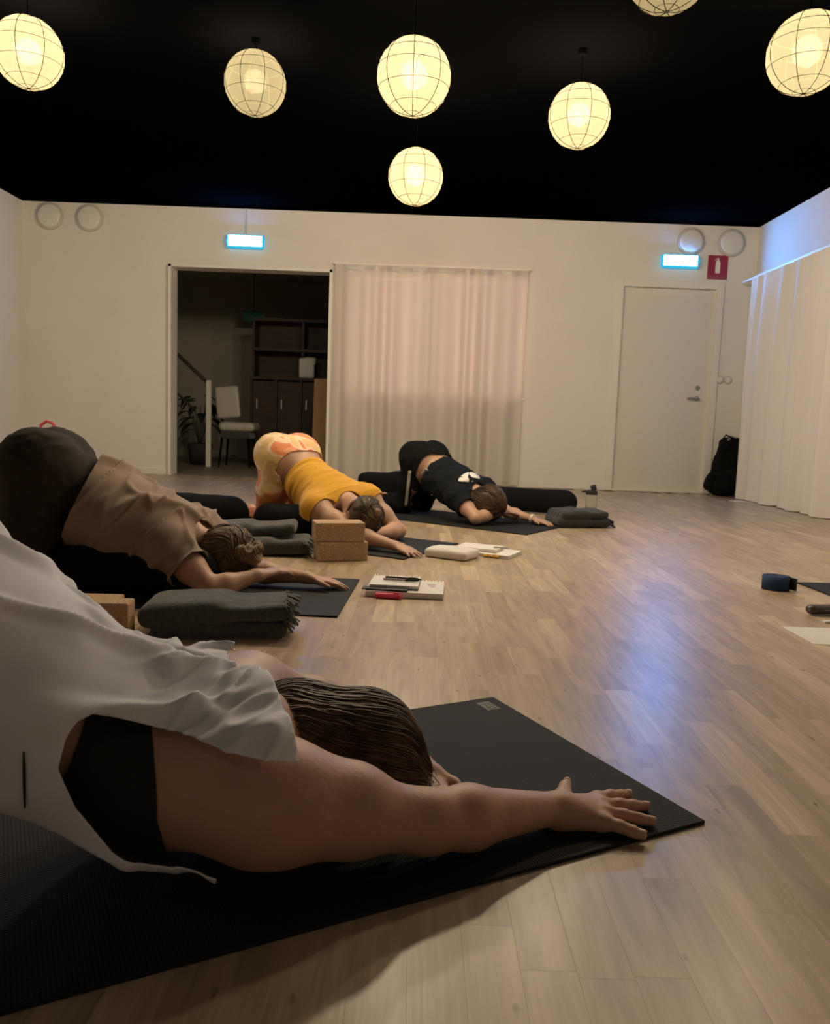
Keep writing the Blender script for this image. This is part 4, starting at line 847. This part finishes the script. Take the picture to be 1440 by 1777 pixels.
bo = sdf_obj('hair_bun', bp, 0.0045, 'bun', hB, 1); bvv = np.array([v_.co for v_ in bo.data.vertices])
v, f = strands(groom(bp, bvv, 260, lambda p: np.cross(p - bunc, V(0.9, -0.2, 0.3)) / 0.03, 9, 0.008, 0.0018, 0.003, 0.1), 0.0018); pyobj('bun_locks', v, f, 'bun', hB)

# ---- person C: mustard tank top, flame print tights
JC = dict(hip=(-0.705, 4.525, 0.415), mid=(-0.390, 4.275, 0.205), shL=(-0.262, 4.395, 0.215), shR=(-0.515, 4.160, 0.180), elR=(-0.300, 4.010, 0.075), wrR=(-0.090, 3.905, 0.040), hdR=(1, -0.95, -0.18), thR=(0.7, 0.7, 0), curlR=0.25,
          elL=(-0.085, 4.330, 0.055), wrL=(-0.215, 4.130, 0.060), hdL=(-0.6, -1, -0.1), thL=(0.7, -0.3, 0.2), curlL=0.4,
          knL=(-0.68, 4.70, 0.062), knR=(-0.830, 4.490, 0.062), anL=(-1.02, 4.92, 0.045), anR=(-1.13, 4.73, 0.045), toL=(-1.16, 5.01, 0.02), toR=(-1.265, 4.83, 0.02), hlat=(0.62, 0.78, 0),
          head=(-0.262, 4.105, 0.150), crown=(0.55, -0.55, -0.45), face=(-0.4, 0.4, -1), sag=0.035, hipS=1.05, wide=0.90, back=unit((-0.75, 0.66, 0)))
prC, CC, latC, nrC = body_prims(JC)
PC = person(prC, 0.0065, 'skin2', 'person in a mustard tank top and orange flame print tights')
axC = unit(V(-0.39, 4.275, 0.205) - V(-0.705, 4.525, 0.415))
garment('tights', sub(prC, 'torso', 'pelvis', 'leg'), 0.008, 0.005, lambda v: np.minimum(waist(v, -plane(v, V(-0.652, 4.486, 0.378), axC), sub(prC, 'leg'), 0.005), 0.26 - np.maximum((v - V(-0.75, 4.6, 0)) @ unit((-0.8, 0.6, 0)), 0)), 'flame', PC, lambda v: 0.003 * ridge(v * 18, 2) ** 4)
def gC(v):
    s = (v - V(-0.705, 4.525, 0.415)) @ axC; g = s - 0.140
    for nm in 'LR': g = np.minimum(g, np.linalg.norm(v - (V(*JC['sh' + nm]) * 1.0 + (V(*JC['el' + nm]) - V(*JC['sh' + nm])) * 0.28), axis=1) - 0.088)
    return np.minimum(g, np.linalg.norm(v - V(-0.300, 4.180, 0.195), axis=1) - 0.108)
def dC(v):
    s = (v - V(-0.705, 4.525, 0.415)) @ axC; l = (v - V(-0.705, 4.525, 0.415)) @ latC; Q = np.stack([s * 26, l * 5, v[:, 2] * 4 + s * 4], 1); return ridge(Q, 2) ** 3 * 0.010 * np.clip(1.2 - s * 2.2, 0.3, 1) + 0.002
garment('tank_top', sub(prC, 'torso', 'shoulder') + [seg((-0.58, 4.42, 0.285), (-0.42, 4.30, 0.185), 0.125, 0.125, 0.05, lat=latC, fa=0.10, fb=0.10)], 0.007, 0.008, gC, 'yellow', PC, dC, 0.003, 2)
hC, hc = simple_hair(JC, 'hairC', PC, 450, s=1.0, grow=0.010, flow=lambda p: (V(*JC['head']) - fa_ * 0.075 + cr_ * 0.065) - p)
sdf_obj('hair_bun', [ell(hc - fa_ * 0.075 + cr_ * 0.065, (0.03, 0.03, 0.028), k=0.01), seg(hc - fa_ * 0.05 + cr_ * 0.045, hc - fa_ * 0.075 + cr_ * 0.065, 0.02, 0.02, 0.01)], 0.005, 'hairC', hC)

# ---- person D: navy tee, black track pants
JD = dict(hip=(0.075, 5.650, 0.365), mid=(0.370, 5.365, 0.195), shL=(0.470, 5.490, 0.200), shR=(0.275, 5.245, 0.165), elR=(0.385, 5.055, 0.055), wrR=(0.575, 5.205, 0.090), hdR=(0.75, 0.45, -0.15), thR=(0.2, 0.3, 1), curlR=0.8,
          elL=(0.615, 5.400, 0.065), wrL=(0.776, 5.262, 0.038), hdL=(1, -0.75, -0.15), thL=(-0.6, -0.8, 0), curlL=0.25,
          knL=(0.06, 5.86, 0.062), knR=(-0.085, 5.64, 0.062), anL=(-0.25, 6.06, 0.045), anR=(-0.38, 5.86, 0.045), toL=(-0.38, 6.14, 0.02), toR=(-0.50, 5.95, 0.02), hlat=(0.66, 0.75, 0),
          head=(0.468, 5.195, 0.128), crown=(0.60, -0.55, -0.30), face=(-0.3, 0.3, -1), sag=0.02, s=0.95, hipS=1.1, back=unit((-0.7, 0.7, 0)))
prD, CD, latD, nrD = body_prims(JD)
PD = person(prD, 0.007, 'skin2', 'person furthest away in a navy tee and black track pants')
axD = unit(V(0.37, 5.365, 0.195) - V(0.075, 5.65, 0.365))
garment('track_pants', sub(prD, 'torso', 'pelvis', 'leg'), 0.009, 0.010, lambda v: np.minimum(waist(v, -plane(v, V(0.125, 5.60, 0.33), axD), sub(prD, 'leg'), 0.010), 0.33 - np.maximum((v - V(-0.0, 5.7, 0)) @ unit((-0.8, 0.6, 0)), 0)), 'blackcloth', PD, lambda v: 0.008 * ridge(v * V(14, 14, 9), 2) ** 3)
def gD(v):
    s = (v - V(0.075, 5.65, 0.365)) @ axD; g = s - 0.135
    for nm in 'LR':
        sh, el = V(*JD['sh' + nm]), V(*JD['el' + nm]); d = unit(el - sh); t = (v - sh) @ d; rad = np.linalg.norm(v - sh - t[:, None] * d, axis=1); g = np.minimum(g, np.where((rad < 0.11) & (t > 0.02), 0.13 - t, 9))
    return np.minimum(g, np.linalg.norm(v - V(0.425, 5.29, 0.185), axis=1) - 0.080)
garment('tee_shirt', sub(prD, 'torso', 'shoulder', 'arm') + [seg((0.17, 5.56, 0.27), (0.35, 5.38, 0.165), 0.150, 0.140, 0.05, lat=latD, fa=0.115, fb=0.105)], 0.008, 0.010, gD, 'navy', PD, lambda v: 0.010 * ridge(v * 13, 2) ** 4, 0.003, 2)
simple_hair(JD, 'hairD', PD, 500, s=1.05, grow=0.022, wav=1.3, r=0.0028, extra=[ell(V(*JD['head']) - V(0.05, -0.04, -0.02), (0.075, 0.08, 0.075), k=0.04)])
# printed oval on the back of the tee, stripe and cord ends on the pants
def on_surface(pr, infl, pts, nrm, out=0.012):
    res = []
    for p in pts:
        t = np.linspace(0.25, -0.1, 120); P = np.asarray(p, float) + t[:, None] * nrm; d = field(pr, P, infl); i = np.argmax(d < 0) if (d < 0).any() else 60; res.append(P[max(i - 1, 0)] + nrm * out)
    return np.array(res)
tp = sub(prD, 'torso', 'shoulder', 'arm'); g0 = V(0.335, 5.375, 0.2); vv = [g0]; ff = []
ring = [g0 + axD * 0.045 * math.cos(t) + latD * (0.105 * math.sin(t) + 0.02 * math.cos(2 * t)) for t in np.linspace(0, 2 * math.pi, 33)[:-1]]; mid_ = [g0 + (p - g0) * 0.5 for p in ring]
vv = on_surface(tp, 0.012, [g0] + mid_ + ring, nrD, 0.010); ff = [(0, 1 + i, 1 + (i + 1) % 32) for i in range(32)] + [(1 + i, 33 + i, 33 + (i + 1) % 32, 1 + (i + 1) % 32) for i in range(32)]
solid(pyobj('back_print', vv, ff, 'white', PD), 0.002, 1)
lp = sub(prD, 'pelvis', 'leg'); nst = unit(V(0.0, -1, 0.0)); sp_ = [V(-0.055, 5.60, 0.31) + (V(-0.075, 5.62, 0.06) - V(-0.055, 5.60, 0.31)) * t for t in np.linspace(0, 1, 16)]
pl = on_surface(lp, 0.012, sp_, nst, 0.010); pr_ = on_surface(lp, 0.012, [p + V(0.020, 0.004, 0) for p in sp_], nst, 0.010)
solid(pyobj('side_stripe', np.concatenate([pl, pr_]), [(i, i + 1, 17 + i, 16 + i) for i in range(15)], 'stripe', PD), 0.002, 1)
for pts, w in (([(0.095, 5.43, 0.315), (0.06, 5.45, 0.33), (0.035, 5.46, 0.295)], 0.007), ([(0.115, 5.42, 0.21), (0.115, 5.415, 0.155)], 0.010)):
    q = B(); tube(q, on_surface(lp + tp, 0.012, [V(*p) + V(0, 0.1, 0) for p in pts], nst, 0.012), w, 6); obj('drawcord', q, 'stripe', PD)
q = B(); wv = V(*JD['wrL']); dv = unit(V(*JD['wrL']) - V(*JD['elL'])); tube(q, [wv - dv * 0.012, wv + dv * 0.004], 0.031, 12); obj('wristband', q, 'canvas', PD)

# ------------------------------------------------------------------ blocks, blankets, bolsters
def cork_block(c, size, rz, label, rx=0.0):
    q = B(); box(q, (0, 0, size[2] / 2), size, bev=0.006); o = obj('cork_block', q, 'cork', None, False); o.location = c; o.rotation_euler = (rx, 0, rz); return tag(o, label, 'yoga block', 'cork yoga blocks')
cork_block((-0.338, 3.700, 0.0), (0.228, 0.125, 0.088), R(20), 'lower cork block of the stack of two beside the grey blankets')
cork_block((-0.352, 3.703, 0.0885), (0.228, 0.125, 0.088), R(16), 'upper cork block of the stack of two beside the grey blankets')
cork_block((-0.915, 2.255, 0.0), (0.228, 0.075, 0.110), R(4), 'cork block standing on edge in front, beside the fringed blanket')
cork_block((-0.975, 2.338, 0.0), (0.228, 0.075, 0.102), R(3), 'cork block standing on edge behind another, beside the white tank top')
def fringe(c, d, side, L, n, size, m, parent, zspread):
    v, f = [], []
    for i in range(n):
        for row in range(3):
            u = (i + 0.5 * (row % 2)) / n - 0.5; p = np.asarray(c, float) + side * L * u + V(0, 0, zspread * (row / 2.0 - 0.5)) + d * rng.uniform(-0.006, 0.004); ll = size * rng.uniform(0.7, 1.25); tw = rng.uniform(-0.7, 0.7); wd = side * math.cos(tw) * 0.008 + V(0, 0, math.sin(tw) * 0.008); b = len(v); dd = unit(d + side * rng.normal(0, 0.35) + V(0, 0, rng.uniform(-0.9, 0.15)))
            for k, t in enumerate((0, 0.5, 1.0)):
                x = p + dd * ll * t + V(0, 0, -0.012 * t * t); x[2] = max(x[2], 0.004); w = wd * (1.0, 1.2, 0.8)[k]; v += [x - w, x + w]
            f += [(b, b + 1, b + 3, b + 2), (b + 2, b + 3, b + 5, b + 4)]
    o = pyobj('fringe', v, f, m, parent); solid(o, 0.003, 0); o['kind'] = 'stuff'; return o
def blanket(loc, rz, L, W, layers, label, m='wool', fr=None):
    """folded blanket: layers = (z centre, half height, length factor, shift, tilt)"""
    r = empty('folded_blanket', loc, label, 'blanket', 'folded yoga blankets'); d = V(math.cos(rz), math.sin(rz), 0); s = V(-math.sin(rz), math.cos(rz), 0)
    for z, hh, lf, sh, tl in layers:
        c = V(*loc) + d * sh + V(0, 0, z); prs = [rbox(c, (L * lf / 2, W / 2, hh), hh * 0.8, rz=rz, ry=tl), rbox(c + V(0, 0, hh * 0.25) - d * L * lf * 0.2, (L * lf * 0.25, W * 0.44, hh * 1.0), hh * 0.8, rz=rz, ry=tl, k=0.04)]
        sdf_obj('fold', prs, 0.007, m, r, 3, lambda v: 0.010 * (fbm(v * 9, 3) - 0.5) + 0.004 * (ridge(v * V(6, 20, 20), 2) - 0.6))
    if fr:
        for z, sh, n, zs in fr: fringe(V(*loc) + d * sh + V(0, 0, z), d, s, W * 0.96, n, 0.035, m, r, zs)
    return r
blanket((-0.580, 2.385, 0), R(6), 0.43, 0.22, ((0.022, 0.022, 0.90, 0.015, 0.0), (0.068, 0.025, 1.0, 0.0, R(-3))), 'thick folded grey wool blanket with fringed end in front of the taupe tee', 'wool', ((0.078, 0.200, 22, 0.045),))
blanket((-0.680, 3.83, 0.008), R(2), 0.36, 0.28, ((0.031, 0.030, 1.0, 0.0, R(-3)),), 'lower folded grey blanket with dark fringe against the cork blocks', 'wool', ((0.038, 0.165, 18, 0.04),))
blanket((-0.80, 3.87, 0.070), R(6), 0.46, 0.24, ((0.028, 0.026, 1.0, 0.0, R(-6)),), 'upper folded grey blanket sloping down towards the blond bun', 'wool')
blanket((1.075, 5.30, 0.007), R(12), 0.36, 0.28, ((0.028, 0.028, 1.0, 0.0, 0.0), (0.072, 0.022, 0.9, 0.0, R(-4))), 'folded charcoal blanket beside the water bottle', 'wool_d', ((0.04, 0.165, 16, 0.03),))
def bolster(a, b, r, label):
    a, b = V(*a) + V(0, 0, 0.008), V(*b) + V(0, 0, 0.008); d = unit(b - a); e = empty('bolster', tuple((a + b) / 2 * V(1, 1, 0)), label, 'bolster', 'black yoga bolsters')
    sdf_obj('cover', [seg(a + d * r * 0.6, b - d * r * 0.6, r, r, 0.02), rbox((a + b) / 2, (np.linalg.norm(b - a) / 2, r * 0.97, r * 0.93), r * 0.75, rz=math.atan2(d[1], d[0]), k=0.03)], 0.010, 'blackcloth', e, 2, lambda v: 0.006 * (fbm(v * 11, 2) - 0.5))
    q = B(); n_ = V(-d[1], d[0], 0)
    tube(q, [b - d * 0.02 + n_ * r * 0.9 * math.cos(t) + V(0, 0, r * 0.9 * math.sin(t)) for t in np.linspace(0, 6.283, 25)], 0.004, 5, False); obj('piping', q, 'blackcloth', e)
    return e
bolster((-1.55, 4.60, 0.095), (-0.955, 4.40, 0.095), 0.095, 'black bolster lying behind the taupe tee near the bare feet')
bolster((-0.83, 4.33, 0.09), (-0.36, 4.12, 0.085), 0.085, 'black bolster under the chest of the person in yellow')
bolster((-1.26, 2.78, 0.086), (-0.72, 2.835, 0.080), 0.078, 'black bolster under the chest of the person in the taupe tee')
bolster((0.55, 6.02, 0.09), (1.16, 5.92, 0.085), 0.083, 'black bolster lying behind the head of the person in navy')
r = tag(sdf_obj('duffel_bag', [rbox((-0.22, 6.28, 0.125), (0.22, 0.13, 0.115), 0.05, rz=R(-8)), rbox((-0.10, 6.25, 0.16), (0.10, 0.11, 0.09), 0.05, rz=R(-8), k=0.05)], 0.012, 'blackcloth', None, 2, lambda v: 0.012 * (fbm(v * 9, 2) - 0.5)), 'low black bag on the floor left of the person in navy', 'bag')

# ------------------------------------------------------------------ notebooks, pens and small things
def spiral_book(c, w, d, th, rz, label, m_cov, holes, group='notebooks on the floor', extra=None, z0=0.0):
    r = empty('notebook', c, label, 'notebook', group); ux, uy = V(math.cos(rz), math.sin(rz), 0), V(-math.sin(rz), math.cos(rz), 0); C0 = V(*c)
    q = B(); box(q, tuple(C0 + V(0, 0, 0.0012)), (w, d, 0.0024), rz=rz); obj('back_cover', q, m_cov, r)
    q = B(); box(q, tuple(C0 + V(0, 0, th / 2)), (w - 0.004, d - 0.006, th - 0.005), rz=rz); obj('page_block', q, 'paperw', r)
    q = B(); box(q, tuple(C0 + V(0, 0, th - 0.002)), (w - 0.002, d - 0.004, 0.0012), rz=rz); obj('top_page', q, 'paperw', r)
    for i in range(holes):
        p = C0 + ux * w * ((i + 0.5) / holes - 0.5) + uy * (d / 2 - 0.004) + V(0, 0, th / 2); q = B(); rr = th / 2 + 0.003
        tube(q, [p + uy * rr * math.cos(t) + V(0, 0, rr * math.sin(t)) for t in np.linspace(0, 6.283, 9)], 0.0011, 4, False); obj('spiral_ring', q, 'steel', r)
    if extra: extra(r, C0, ux, uy, th)
    return r
def scribble(r, C0, ux, uy, th):
    for i in range(4):
        q = B(); p = C0 + ux * (0.075 + 0.006 * i) + uy * (0.055 - 0.018 * i) + V(0, 0, th - 0.0008); tube(q, [p + ux * 0.006 * k + uy * 0.004 * math.sin(k * 2 + i) for k in range(7 - i)], 0.0006, 4); obj('pen_stroke', q, 'cover', r)
    q = B(); box(q, tuple(C0 + ux * 0.0 - uy * 0.11 + V(0, 0, 0.012)), (0.27, 0.0015, 0.006), rz=math.atan2(ux[1], ux[0])); obj('page_edge_stripe', q, 'cover', r)
spiral_book((-0.024, 3.028, 0.0), 0.29, 0.235, 0.024, R(-3), 'wide open spiral notebook under a smaller one beside the outstretched hand', 'cover', 22, extra=scribble)
spiral_book((-0.065, 3.045, 0.0245), 0.185, 0.185, 0.016, R(-3), 'small white spiral notebook with a pen on it', 'dark', 16)
def pen(a, b, r, m1, m2, label, group='pens on the notebooks', name='pen'):
    a, b = V(*a), V(*b); d = unit(b - a); L = np.linalg.norm(b - a); e = empty(name, tuple(a), label, 'pen', group)
    q = B(); tube(q, [a + d * L * t for t in (0.0, 0.03, 0.62)], [r * 0.7, r, r], 10); obj('barrel', q, m1, e)
    q = B(); tube(q, [a + d * L * t for t in (0.62, 0.66, 0.90, 1.0)], [r * 1.15, r * 1.15, r, r * 0.3], 10); obj('cap', q, m2, e)
    q = B(); n_ = unit(np.cross(d, Z1)); box(q, tuple(a + d * L * 0.78 + V(0, 0, r * 1.25)), (L * 0.22, r * 0.5, r * 0.3), rz=math.atan2(d[1], d[0])); obj('clip', q, m2, e); return e
pen((-0.105, 3.075, 0.046), (0.035, 3.045, 0.046), 0.0045, 'penb', 'penb', 'black pen lying on top of the small white notebook')
pen((-0.112, 3.035, 0.046), (0.025, 3.020, 0.046), 0.0045, 'penw', 'penb', 'pale pen with black tip beside the black pen on the notebook')
pen((-0.135, 2.905, 0.0105), (-0.035, 2.893, 0.0105), 0.0095, 'pink', 'pink', 'pink highlighter lying against the front edge of the notebook', 'pens on the notebooks', 'highlighter')
q = B(); box(q, (-0.10, 2.945, 0.0275), (0.17, 0.045, 0.004), rz=R(-6)); tag(obj('folder', q, 'dark'), 'thin dark folder edge showing under the small notebook', 'folder')
# pencil case and notebook by the person in yellow
r = tag(sdf_obj('pencil_case', [rbox((0.185, 3.865, 0.022), (0.115, 0.082, 0.022), 0.018, rz=R(-28)), ell((0.185, 3.865, 0.028), (0.10, 0.075, 0.024), V(math.cos(R(-28)), math.sin(R(-28)), 0), k=0.02)], 0.006, 'canvas', None, 2, lambda v: 0.004 * (fbm(v * 20, 2) - 0.5)), 'cream canvas pencil case by the hand of the person in yellow', 'pencil case')
q = B(); 
for k in range(6): box(q, (0.150 + 0.012 * k, 3.900 - 0.0064 * k, 0.0535), (0.007, 0.006 + 0.003 * (k % 2), 0.0010), rz=R(-28))
obj('printed_word', q, 'cover', r)
q = B(); tube(q, [(0.10, 3.85, 0.020), (0.17, 3.795, 0.022), (0.25, 3.765, 0.020)], 0.003, 6); obj('zipper', q, 'canvas', r)
def tabs(r, C0, ux, uy, th):
    for i in range(3):
        q = B(); box(q, tuple(C0 + ux * (0.03 + 0.028 * i) - uy * 0.113 + V(0, 0, th * 0.55)), (0.022, 0.02, 0.006), rz=math.atan2(ux[1], ux[0])); obj('sticky_tab', q, 'tabs', r)
spiral_book((0.375, 4.010, 0.0), 0.29, 0.215, 0.018, R(-26), 'pale green notebook with yellow tabs beside the cream pencil case', 'pale', 18, extra=tabs)
q = B(); box(q, (0, 0, 0.0075), (0.21, 0.15, 0.015), bev=0.002); o = obj('paper_pad', q, 'paperw'); o.location = (0.335, 4.035, 0.0185); o.rotation_euler = (0, 0, R(-22)); tag(o, 'white paper pad lying on the pale green notebook', 'notepad')
q = B(); tube(q, [(0.40, 3.985, 0.038), (0.475, 4.02, 0.030)], 0.004, 8); tag(obj('ballpoint', q, 'cover'), 'grey pen across the corner of the pale green notebook', 'pen')
# strap, case, paper at the right edge
r = empty('yoga_strap', (1.525, 3.345, 0), 'rolled navy blue yoga strap by the mat corner', 'strap')
v, f = [], []; n = 150; ts = np.linspace(0, 1, n); hw = 0.038
for t in ts:
    a = t * 2 * math.pi * 7; rad = 0.012 + 0.036 * t; px = V(1.525 + rad * 1.15 * math.cos(a), 3.345 + rad * math.sin(a), 0)
    v += [px + V(0, 0, 0.0005), px + V(0, 0, 2 * hw * 0.78)]
f = [(2 * i, 2 * i + 2, 2 * i + 3, 2 * i + 1) for i in range(n - 1)]; solid(pyobj('webbing', v, f, 'navyweb', r), 0.0042, 0)
q = B(); box(q, (1.585, 3.315, 0.030), (0.006, 0.040, 0.052), rz=R(20), bev=0.002); obj('buckle', q, 'dark', r)
r = tag(sdf_obj('glasses_case', [seg((1.455, 2.885, 0.020), (1.60, 2.915, 0.020), 0.024, 0.024, 0.01, lat=(0, 1, 0), fa=0.018, fb=0.018)], 0.004, 'darkplastic', None, 1), 'dark oval case cut by the right edge near the white paper', 'glasses case')
q = B(); tube(q, [(1.436, 2.868, 0.021), (1.52, 2.872, 0.021), (1.62, 2.892, 0.021)], 0.0016, 6); obj('lid_seam', q, 'steel', r)
q = B(); v = [(1.257, 2.683), (1.262, 2.468), (1.50, 2.466), (1.50, 2.694)]
lo_ = [q.verts.new((*p, 0.0004)) for p in v]; hi_ = [q.verts.new((*p, 0.0012)) for p in v]; q.faces.new(hi_[::1]); q.faces.new(lo_[::-1])
for i in range(4): q.faces.new((lo_[i], lo_[(i + 1) % 4], hi_[(i + 1) % 4], hi_[i]))
bmesh.ops.recalc_face_normals(q, faces=q.faces); tag(obj('paper_sheet', q, 'paperw'), 'sheet of white paper at the right edge of the floor', 'paper')
q = B(); box(q, (1.50, 2.77, 0.004), (0.12, 0.02, 0.008), rz=0.1, bev=0.002); tag(obj('marker', q, 'white'), 'small white marker between the paper and the dark case', 'pen')
# water bottle
bxp, byp = 1.316, 6.02; r = empty('water_bottle', (bxp, byp, 0), 'clear water bottle with black spout lid beside the charcoal blanket', 'bottle')
q = B(); lathe(q, ((0.036, 0.0), (0.042, 0.004), (0.042, 0.145), (0.038, 0.155), (0.036, 0.155), (0.040, 0.143), (0.040, 0.006)), (bxp, byp, 0), 24); obj('bottle_body', q, 'bottle', r, True)
q = B(); lathe(q, ((0.040, 0.150), (0.043, 0.152), (0.043, 0.175), (0.030, 0.182)), (bxp, byp, 0), 24); box(q, (bxp + 0.012, byp, 0.200), (0.04, 0.03, 0.045), bev=0.008, ry=R(-20)); obj('lid', q, 'dark', r)
q = B(); tube(q, [(bxp - 0.035, byp, 0.172), (bxp - 0.075, byp - 0.005, 0.170)], [0.009, 0.006], 8); obj('spout', q, 'dark', r)
# backpack by the door
r = empty('backpack', (3.12, 8.2, 0), 'black backpack leaning against the wall right of the door', 'backpack')
sdf_obj('bag_body', [rbox((3.15, 8.21, 0.30), (0.140, 0.09, 0.27), 0.06, ry=R(16)), ell((3.10, 8.18, 0.12), (0.165, 0.11, 0.125), k=0.06), ell((3.22, 8.22, 0.47), (0.11, 0.08, 0.13), k=0.06)], 0.012, 'blackcloth', r, 2, lambda v: 0.05 * (fbm(v * 11, 3) - 0.5))
for pts in ([(3.17, 8.11, 0.59), (3.02, 8.07, 0.45), (2.95, 8.06, 0.28), (2.93, 8.06, 0.06)], [(3.18, 8.10, 0.58), (3.06, 8.06, 0.62), (3.00, 8.05, 0.55)]):
    q = B(); tube(q, pts, 0.008, 6); obj('strap', q, 'blackcloth', r)
q = B(); tube(q, [(3.19, 8.14, 0.585), (3.14, 8.12, 0.61), (3.10, 8.11, 0.57)], 0.010, 6); obj('handle', q, 'stripe', r)
tag(sdf_obj('cloth_bundle', [rbox((3.28, 8.10, 0.10), (0.055, 0.05, 0.10), 0.03, ry=R(12)), rbox((3.29, 8.10, 0.20), (0.04, 0.04, 0.08), 0.03, ry=R(20), k=0.03)], 0.012, 'tan', None, 2, lambda v: 0.02 * (fbm(v * 12, 2) - 0.5)), 'tan cloth bundle tucked between backpack and curtain', 'bundle')
q = B(); box(q, (3.10, 7.66, 0.0015), (0.22, 0.06, 0.003), rz=R(-10)); tag(obj('paper_slip', q, 'white'), 'white paper slip on the floor at the curtain foot', 'paper')
# bag with a red loop behind the taupe person
r = empty('tote_bag', (-2.55, 5.6, 0), 'grey bag with a red loop handle showing above the dark hips', 'bag')
sdf_obj('bag_body', [rbox((-2.55, 5.6, 0.25), (0.17, 0.08, 0.25), 0.04), rbox((-2.55, 5.6, 0.10), (0.19, 0.10, 0.10), 0.05, k=0.05)], 0.012, 'wool', r, 2)
q = B(); tube(q, [(-2.61, 5.6, 0.49), (-2.605, 5.6, 0.53), (-2.565, 5.6, 0.556), (-2.525, 5.6, 0.545), (-2.50, 5.6, 0.51), (-2.50, 5.6, 0.48)], 0.010, 8); obj('loop_handle', q, 'redstrap', r)
